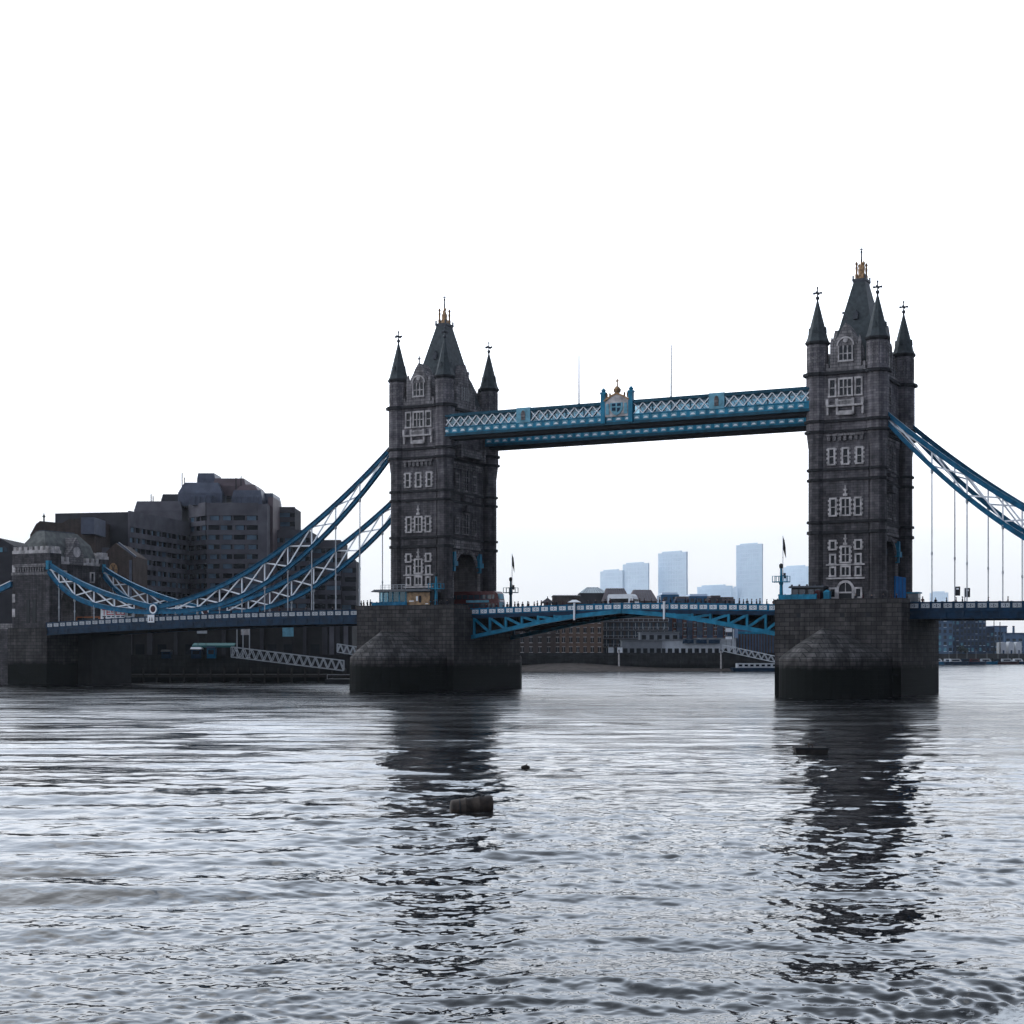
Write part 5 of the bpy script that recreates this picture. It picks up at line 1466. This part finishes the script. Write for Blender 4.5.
def signal(label, x, y, m='turq', flag=False, h=6.0):
    s = bthing('signal_mast', label, 'signal mast', x, y, RZ)
    p = MB(); p.lathe(0,0,[(0.55,0),(0.55,0.5),(0.32,0.8),(0.26,3.2),(0.4,3.5),(0.22,3.8),(0.18,h)],8); p.build('column',m,s)
    p = MB(); p.box(-1.35,1.35,-0.7,0.7,3.65,3.8)
    for a in (-1.3,-0.65,0,0.65,1.3):
        for b_ in (-0.65,0.65): p.box(a-0.05,a+0.05,b_-0.05,b_+0.05,3.8,4.7)
    p.box(-1.35,1.35,-0.7,-0.62,4.65,4.72); p.box(-1.35,1.35,0.62,0.7,4.65,4.72)
    p.build('platform',m,s)
    p = MB(); p.lathe(0,0,[(0.28,h),(0.34,h+0.3),(0.34,h+0.6),(0.1,h+0.8)],8); p.box(0.45,0.75,-0.15,0.15,4.3,5.2); p.bar((0.1,0,4.8),(0.55,0,4.8),0.1); p.build('signal_lamp','dark',s)
    if flag:
        MB().tube([(0.3,0,4.6),(0.3,0,h+5.4)],0.06,6).build('flagpole','grey_white',s)
        f = MB(); f.ring([[(0.33,-0.02,h+5.2),(0.33,0.02,h+5.2),(0.33,0.02,h+3.2),(0.33,-0.02,h+3.2)],[(0.55,0.1,h+4.6),(0.55,0.14,h+4.6),(0.6,0.14,h+2.2),(0.6,0.1,h+2.2)],[(0.78,-0.06,h+3.4),(0.78,-0.02,h+3.4),(0.85,-0.02,h+1.6),(0.85,-0.06,h+1.6)]]); f.build('flag','cloth',s)
    return s
signal('turquoise signal mast with platform beside the yellow poster cabin', -35.0, -13.6)
signal('dark signal mast with lamp and drooping flag above the left bascule', -32.0, 10.6, 'teal_dark', True)
signal('turquoise signal mast with flagpole at the left corner of the right pier', 31.1, -13.4, 'turq', True)
k = bthing('control_cabin', 'low dark windowed cabin with turquoise base on the right pier', 'cabin', 34.5, -10.6, RZ)
MB().box(-3.2,3.4,-1.3,1.6,0,0.9).build('base','turq',k)
MB().box(-2.2,3.3,-1.1,1.5,0.9,2.75).build('wall','dark',k)
for x in (-1.5,-0.3,1.2,2.4): MB().box(x-0.5,x+0.5,-1.16,-1.1,1.1,2.5).build('window','hotel_glass',k)
MB().ring([[(-2.6,-1.6,2.75),(3.5,-1.6,2.75),(3.5,1.8,2.75),(-2.6,1.8,2.75)],[(-2.4,-1.4,3.05),(3.4,-1.4,3.05),(3.4,1.6,3.05),(-2.4,1.6,3.05)]]).build('roof','lead',k)
m = MB()
for i in range(5): m.box(-2.2+i*1.3,-1.95+i*1.3,-1.3,-1.05,3.05,3.3)
m.build('roof_vent','lead',k)
rl = bthing('pier_railing', 'turquoise railing along the near edge of the right pier top', 'railing', 34.2, -14.2, 15.9)
m = MB(); m.box(-3.3,3.2,-0.06,0.06,0,0.75); m.box(-3.4,3.3,-0.1,0.1,0.75,0.85); m.build('panel','turq',rl)
m = MB()
for i in range(7): m.box(-3.3+i*1.05,-3.14+i*1.05,-0.12,0.12,0,0.95)
m.build('post','turq',rl)
rl = bthing('pier_railing', 'turquoise railing below the yellow poster on the left pier', 'railing', -45.0, -14.5, 15.9)
m = MB(); m.box(-3.5,4.2,-0.06,0.06,0,0.55); m.box(-3.6,4.3,-0.1,0.1,0.55,0.65); m.build('panel','blue',rl)
m = MB()
for i in range(8): m.box(-3.5+i*1.05,-3.34+i*1.05,-0.12,0.12,0,0.75)
m.build('post','blue',rl)
for x, mm, lab in ((38.6,'turq','small turquoise cabinet left of the arched door on the right tower'),(37.0,'cloth_red','maroon cabinet between the dark cabin and the turquoise one')):
    c = bthing('cabinet', lab, 'cabinet', x, -12.2, RZ); MB().box(-0.5,0.5,-0.5,0.5,0,1.9).build('body',mm,c); MB().box(-0.42,0.42,-0.54,-0.5,0.2,1.7).build('door',mm,c); MB().ring([[(-0.6,-0.6,1.9),(0.6,-0.6,1.9),(0.6,0.6,1.9),(-0.6,0.6,1.9)],[(-0.2,-0.2,2.3),(0.2,-0.2,2.3),(0.2,0.2,2.3),(-0.2,0.2,2.3)]]).build('roof',mm,c)
hd = bthing('hoarding', 'tall bright blue hoarding in the road arch of the right tower', 'hoarding', 47.4, 0.8, 14.4)
MB().box(-0.1,0.1,-3.6,3.8,0,5.6).build('panel','hoard_blue',hd); m = MB()
for y in (-3.5,-1.1,1.3,3.7): m.box(0.1,0.14,y-0.05,y+0.05,0,5.6)
m.build('batten','navy',hd)
bh = bthing('booth', 'small pale blue glazed booth on the deck right of the right tower', 'booth', 50.6, -2.5, 14.3); 
MB().box(-0.9,0.9,-0.9,0.9,0,1.3).build('body','turq',bh); MB().box(-0.85,0.85,-0.85,0.85,1.3,2.7).build('glazing','hotel_glass',bh); MB().box(-1.05,1.05,-1.05,1.05,2.7,2.95).build('roof','turq',bh)
for px_, lab in ((57.6,'lamp post with dark banner, left of two on the right deck'),(59.4,'lamp post with dark banner, right of two on the right deck')):
    l = bthing('banner_post', lab, 'post', px_, -4 if px_ < 58 else -5.0, 14.3); MB().tube([(0,0,0),(0,0,3.7 if px_<58 else 3.4)],0.09,6).build('post','grey_white',l); z = 3.7 if px_<58 else 3.4
    MB().box(0.08,0.85,-0.05,0.05,z-1.5,z).build('banner','dark',l); MB().box(0.25,0.65,-0.07,0.07,z-0.5,z-0.25).build('banner_mark','white',l)

# ------------------------------------------------------------------ VEHICLES
def wheels(r, xs, yw, rad=0.5):
    for x in xs:
        for y in (-yw, yw):
            m = MB(); m.ring([[(x+rad*math.cos(t*math.pi/8), y-0.14, rad+rad*math.sin(t*math.pi/8)) for t in range(16)],[(x+rad*math.cos(t*math.pi/8), y+0.14, rad+rad*math.sin(t*math.pi/8)) for t in range(16)]])
            w = m.build('wheel','rubber',r)
            m = MB(); rr = rad*0.55; m.ring([[(x+rr*math.cos(t*math.pi/6), y-0.17, rad+rr*math.sin(t*math.pi/6)) for t in range(12)],[(x+rr*math.cos(t*math.pi/6), y+0.17, rad+rr*math.sin(t*math.pi/6)) for t in range(12)]]); m.build('rim','grey_white',w)
def double_decker(x, y, z, label):
    r = bthing('double_decker_bus', label, 'bus', x, y, z)
    b = MB()
    prof = [(-5.5,0.4),(5.3,0.4),(5.55,1.0),(5.5,2.2),(5.2,3.9),(4.9,4.3),(4.5,4.42),(-5.2,4.42),(-5.5,4.1)]
    b.extr(prof, lambda a,d,zz: (a,d,zz), -1.25, 1.25); b.build('body','red',r)
    for z0, z1 in ((1.35,2.1),(2.95,3.75)):
        m = MB(); m.box(-5.2,4.6,-1.29,1.29,z0,z1); w = m.build('window','hotel_glass',r)
        m = MB()
        for i in range(8): m.box(-5.0+i*1.28,-4.86+i*1.28,-1.31,1.31,z0,z1)
        m.build('pillar','red',w)
    m = MB(); m.ring([[(5.52,-1.05,1.2),(5.52,1.05,1.2),(5.58,1.05,1.2),(5.58,-1.05,1.2)],[(5.44,-1.05,2.3),(5.44,1.05,2.3),(5.5,1.05,2.3),(5.5,-1.05,2.3)]]); m.build('windscreen','pale_blue',r)
    m = MB(); m.ring([[(5.36,-1.05,2.95),(5.36,1.05,2.95),(5.45,1.05,2.95),(5.45,-1.05,2.95)],[(5.15,-1.05,3.9),(5.15,1.05,3.9),(5.25,1.05,3.9),(5.25,-1.05,3.9)]]); m.build('windscreen','pale_blue',r)
    MB().box(5.4,5.5,-0.8,0.8,2.42,2.75).build('destination_blind','white',r)
    m = MB(); m.box(-1.5,3.4,-1.32,-1.26,2.3,2.75); m.build('advert_panel','pale_blue',r)
    wheels(r, (-3.4,3.3), 1.15)
    for y_ in (-0.9,0.9): MB().box(5.5,5.6,y_-0.18,y_+0.18,0.75,0.95).build('headlight','white',r)
    return r
double_decker(-32.6, -2.5, 14.3, 'dark red double decker bus leaving the left tower arch')
def single_bus(x,y,z,label,mm,L_=8.0,h=2.7):
    r = bthing('minibus', label, 'minibus', x, y, z)
    MB().extr([(-L_/2,0.35),(L_/2-0.1,0.35),(L_/2,1.1),(L_/2-0.5,h-0.3),(L_/2-0.9,h),(-L_/2+0.2,h),(-L_/2,h-0.3)], lambda a,d,zz: (a,d,zz), -1.1, 1.1).build('body',mm,r)
    m = MB(); m.box(-L_/2+0.4,L_/2-1.3,-1.14,1.14,1.35,2.1); m.build('window','glass',r)
    MB().box(L_/2-0.45,L_/2-0.15,-0.95,0.95,1.3,2.0).build('windscreen','glass',r)
    wheels(r,(-L_*0.3,L_*0.3),1.0,0.42)
single_bus(-1.9, -3.0, 14.8, 'white minibus with dark windows crossing the middle of the bascules', 'white', 5.4, 2.9)
single_bus(-128.4, -1.5, 12.5, 'orange brown van in front of the gatehouse arch', 'orange', 7.6, 2.4)
def letters(txt, T, a0, z0, h, w, gap, d0, d1):
    G = {'T':[(0,1,1,1),(0.5,0,0.5,1)],'E':[(0,0,0,1),(0,1,1,1),(0,0.5,0.8,0.5),(0,0,1,0)],'S':[(1,1,0,1),(0,1,0,0.5),(0,0.5,1,0.5),(1,0.5,1,0),(1,0,0,0)],'C':[(1,1,0,1),(0,1,0,0),(0,0,1,0)],'O':[(0,0,0,1),(0,1,1,1),(1,1,1,0),(1,0,0,0)]}
    m = MB(); s = 0.2*w; k = 0
    for i, c in enumerate(txt):
        ox = a0+i*(w+gap)
        for (xa,za,xb,zb) in G[c]:
            x0,x1 = sorted((ox+xa*w, ox+xb*w)); za_,zb_ = sorted((z0+za*h, z0+zb*h)); e = 0.002*k; k += 1
            m.obox(T, x0-s/2, x1+s/2, d0, d1+e, za_-s/2, zb_+s/2)
    return m
def lorry(x,y,z,label):
    r = bthing('lorry', label, 'lorry', x, y, z)
    bx = MB().box(-4.2,2.5,-1.25,1.25,0.9,3.7).build('box_body','white',r)
    MB().ring([[(2.7,-1.15,0.6),(4.6,-1.15,0.6),(4.6,1.15,0.6),(2.7,1.15,0.6)],[(2.7,-1.15,1.8),(4.7,-1.15,1.8),(4.7,1.15,1.8),(2.7,1.15,1.8)],[(2.7,-1.1,3.0),(4.2,-1.1,3.0),(4.2,1.1,3.0),(2.7,1.1,3.0)]]).build('cab','grey_white',r)
    MB().box(3.2,4.2,-1.18,1.18,1.8,2.6).build('cab_window','glass',r)
    MB().box(-4.2,4.4,-0.9,0.9,0.5,0.9).build('chassis','dark',r)
    wheels(r,(-3.0,-1.8,3.7),1.05,0.48)
    T = lambda a,d,zz: (a,-1.25-d,zz)
    letters('TESCO', T, -3.7, 2.15, 1.05, 0.95, 0.32, 0.0, 0.03).build('lettering','sign_red',bx)
    m = MB()
    for i in range(5): m.extr([(-3.7+i*1.27,1.6),(-2.8+i*1.27,1.6),(-2.7+i*1.27,1.85),(-3.6+i*1.27,1.85)], T, 0, 0.03)
    m.build('underline','navy',bx)
M['sign_red'] = mat('sign_red', (0.55,0.02,0.04), 0.5)
lorry(-117.6, -5.2, 13.0, 'white supermarket lorry with red lettering behind the left deck railing')
single_bus(-111.4, -5.0, 13.2, 'pale grey van just right of the white lettered lorry', 'grey_white', 4.8, 2.9)
# white posts hung on the near bascule railing
for x, lab, cap in ((-9.2,'white post with flat cap fixed on the left bascule railing',True),(8.2,'plain white post fixed on the right bascule railing',False)):
    p = bthing('white_post', lab, 'post', x, -8.45, 13.0)
    MB().box(-0.16,0.16,-0.16,0.16,0,3.2 if cap else 3.0).build('post','white',p)
    if cap: MB().ring([[(-1.1,-0.6,3.2),(1.1,-0.6,3.2),(1.1,0.6,3.2),(-1.1,0.6,3.2)],[(-0.35,-0.2,3.65),(0.35,-0.2,3.65),(0.35,0.2,3.65),(-0.35,0.2,3.65)]]).build('cap','white',p)
    else: MB().box(-0.22,0.22,-0.22,0.22,3.0,3.15).build('cap','white',p)

# ------------------------------------------------------------------ PEOPLE ON THE BRIDGE
def person_mesh(k):
    me = bpy.data.meshes.new('person_skeleton')
    sw_ = 0.10*(k-1)
    v = [(0,0,0.95),(0,0,1.15),(0,0.0,1.38),(0,0,1.5),(0,-0.02,1.62),(0,-0.03,1.76),
         (0.10,0,0.90),(0.11,-0.05-sw_,0.48),(0.11,0.02-sw_,0.07),(0.11,-0.13-sw_,0.04),
         (-0.10,0,0.90),(-0.11,0.02+sw_,0.48),(-0.11,0.08+sw_,0.07),(-0.11,-0.07+sw_,0.04),
         (0.19,0,1.40),(0.24,0.03,1.12),(0.22,-0.10,0.90),
         (-0.19,0,1.40),(-0.24,0.03,1.12),(-0.22,-0.08-0.1*k,0.92+0.1*k)]
    e = [(0,1),(1,2),(2,3),(3,4),(4,5),(0,6),(6,7),(7,8),(8,9),(0,10),(10,11),(11,12),(12,13),(2,14),(14,15),(15,16),(2,17),(17,18),(18,19)]
    rr = [0.15,0.14,0.16,0.06,0.10,0.085,0.09,0.06,0.045,0.035,0.09,0.06,0.045,0.035,0.07,0.05,0.038,0.07,0.05,0.038]
    me.from_pydata(v, e, [])
    o = bpy.data.objects.new('person_skeleton', me); COL.objects.link(o)
    sk = o.modifiers.new('skin','SKIN'); sk.use_smooth_shade = True
    for i, d_ in enumerate(me.skin_vertices[0].data):
        d_.radius = (rr[i]*1.0, rr[i]*(0.8 if i < 3 else 1.0)); d_.use_root = (i == 0)
    o.modifiers.new('sub','SUBSURF').levels = 1
    dg = bpy.context.evaluated_depsgraph_get()
    m2 = bpy.data.meshes.new_from_object(o.evaluated_get(dg))
    m2.name = 'person'
    bpy.data.objects.remove(o); 
    # skin on the face, cloth elsewhere
    m2.materials.clear(); m2.materials.append(M['cloth'] if k != 2 else M['cloth_red']); m2.materials.append(M['skin'])
    for p in m2.polygons:
        if p.center.z > 1.55 and p.center.y < 0.0: p.material_index = 1
    return m2
PM = [person_mesh(k) for k in range(3)]
hair_b = MB(); hair_b.ring([[(0.105*c*math.cos(t*math.pi/5),0.015+0.105*c*math.sin(t*math.pi/5),zz) for t in range(10)] for c,zz in ((0.9,1.66),(1.08,1.74),(0.95,1.81),(0.4,1.85))])
hair_src = hair_b.build('hair','dark')
HM = hair_src.data; bpy.data.objects.remove(hair_src)
pc = 0
def person(x, y, z, label, group, rz=None):
    global pc
    o = bpy.data.objects.new('person', PM[pc % 3]); COL.objects.link(o)
    o.location = BL(x,y,z); o.rotation_euler = (0,0,-TH + (rnd.choice((math.pi/2,-math.pi/2,0)) if rz is None else rz)); s = rnd.uniform(0.93,1.06); o.scale = (s,s,s)
    tag(o, label, 'person', group)
    h = bpy.data.objects.new('hair', HM); COL.objects.link(h); h.parent = o
    pc += 1
def deckz(x):
    ax = abs(x)
    if ax < 30.3: return float(np.interp(-ax,[p[0] for p in BT],[p[1] for p in BT]))-0.92
    if ax < 52: return 15.2
    return ztop(x)-0.9
for x in (-20.6,-19.8,-19.3,-18.2,-17.4,-15.5,-14.8,-13.2,-11.6,-7.4,-5.8,0.9,1.6,2.9,3.6,5.2,6.8,7.4,9.6,11.4,12.0,13.3,15.4,16.0,18.8,19.4,21.6,22.1,22.9,24.6,25.3,26.4,-28.2,-27.4,-26.1,-24.7,-23.9,-22.8,-22.0,-21.2,-16.6,-12.4,-10.2,-3.8,-2.6,8.6,14.3,17.5,20.4,23.8,27.5,28.3):
    person(x+rnd.uniform(-0.2,0.2), rnd.uniform(-7.2,-6.2), deckz(x), 'dark clothed pedestrian behind the bascule railing', 'people crossing the bascules')
for x in (-51.2,-50.6,-50.0,-49.1,-40.4,-39.2,-35.5,-34.9,-33.8,-32.6):
    person(x, -14.0+rnd.uniform(0,0.4), 15.2, 'dark clothed pedestrian leaning at the left pier parapet', 'people on the left pier')
for x in (33.4,36.2,43.8,45.0,46.4,48.2,49.6,50.4):
    person(x, -13.9+rnd.uniform(0,0.4), 15.2 - 0.25, 'dark clothed pedestrian behind the right pier parapet', 'people on the right pier')
for x in (52.6,53.2,55.4,57.0,58.6,59.6,63.8,66.8):
    person(x, rnd.uniform(-8.6,-7.4), deckz(x)-0.1, 'dark clothed pedestrian on the deck right of the right tower', 'people on the right deck')
for x in (-131.5,-125,-119.5,-103,-98.5,-92,-86.5,-79,-74.2,-68,-61.5,-56.4):
    person(x, rnd.uniform(-8.4,-7.4), deckz(x)-0.1, 'dark clothed pedestrian on the left side span', 'people on the left side span')

# ------------------------------------------------------------------ ON THE WATER
bz = thing('mooring_buoy', 'rusty cylindrical drum buoy floating in the tower reflection', 'buoy', (wx(471.5,77),77.0,0.12), R(8))
m = MB()
def drum(prof, tilt=0.11):
    mm = MB(); n = 20
    mm.ring([[(x, r_*math.cos(2*math.pi*j/n), r_*math.sin(2*math.pi*j/n)+x*tilt) for j in range(n)] for x, r_ in prof]); return mm
bd = drum([(-1.02,0.30),(-0.98,0.44),(-0.9,0.47),(-0.35,0.47),(-0.33,0.50),(-0.27,0.50),(-0.25,0.47),(0.3,0.47),(0.32,0.50),(0.38,0.50),(0.4,0.47),(0.9,0.47),(0.98,0.44),(1.02,0.30)]).build('drum','rust',bz,True)
m = MB(); m.tube([(0.1,-0.1,0.46),(0.1,-0.08,0.58),(0.25,0.0,0.6),(0.42,0.0,0.58),(0.42,0.02,0.47)],0.035,6); m.box(0.5,0.62,-0.06,0.06,0.48,0.58); m.build('lifting_ring','dark',bz)
drum([(-0.62,0.474),(-0.62,0.485),(-0.56,0.485),(-0.56,0.474)]).build('band','dark',bz)
rf = thing('mooring_raft', 'low dark floating raft with small fittings near the right reflection', 'raft', (wx(810.5,119.5),119.5,0.0), R(-3))
MB().ring([[(-1.1,-0.8,-0.25),(1.1,-0.8,-0.25),(1.1,0.8,-0.25),(-1.1,0.8,-0.25)],[(-1.2,-0.9,0.42),(1.2,-0.9,0.42),(1.2,0.9,0.42),(-1.2,0.9,0.42)]]).build('hull','bark',rf)
m = MB(); m.box(-1.22,1.22,-0.92,-0.86,0.3,0.46); m.box(-1.22,1.22,0.86,0.92,0.3,0.46); m.build('fender','dark',rf)
m = MB(); m.tube([(-0.1,0,0.42),(-0.15,0,0.75)],0.06,6); m.tube([(0.15,0,0.42),(0.12,0,0.66)],0.06,6); m.bar((-0.2,0,0.64),(0.2,0,0.64),0.07); m.build('bollard','rust',rf)
lg = thing('driftwood', 'small dark lump of driftwood floating right of the drum buoy', 'driftwood', (wx(525.5,104),104,0.02))
MB().ring([[(x, r_*math.cos(t*math.pi/5), r_*0.8*math.sin(t*math.pi/5)+0.05) for t in range(10)] for x, r_ in ((-0.3,0.03),(-0.22,0.13),(0.0,0.2),(0.16,0.15),(0.3,0.04))]).build('trunk','bark',lg,True)
MB().tube([(0.05,0,0.18),(0.12,-0.05,0.3)],[0.04,0.015],5).build('branch','bark',lg)

# ------------------------------------------------------------------ HAZE over the river
hm = bpy.data.materials.new('haze'); hm.use_nodes = True
hn = hm.node_tree; hn.nodes.clear()
ho = hn.nodes.new('ShaderNodeOutputMaterial'); hv = hn.nodes.new('ShaderNodeVolumePrincipled')
hv.inputs['Color'].default_value = (0.86, 0.94, 1.0, 1)
hv.inputs['Density'].default_value = 3.8e-5
hv.inputs['Anisotropy'].default_value = 0.5
hn.links.new(hv.outputs[0], ho.inputs['Volume'])
hb = MB().box(-11500, 11500, -60, 12000, -3, 800).build('haze', hm)
hb['kind'] = 'stuff'
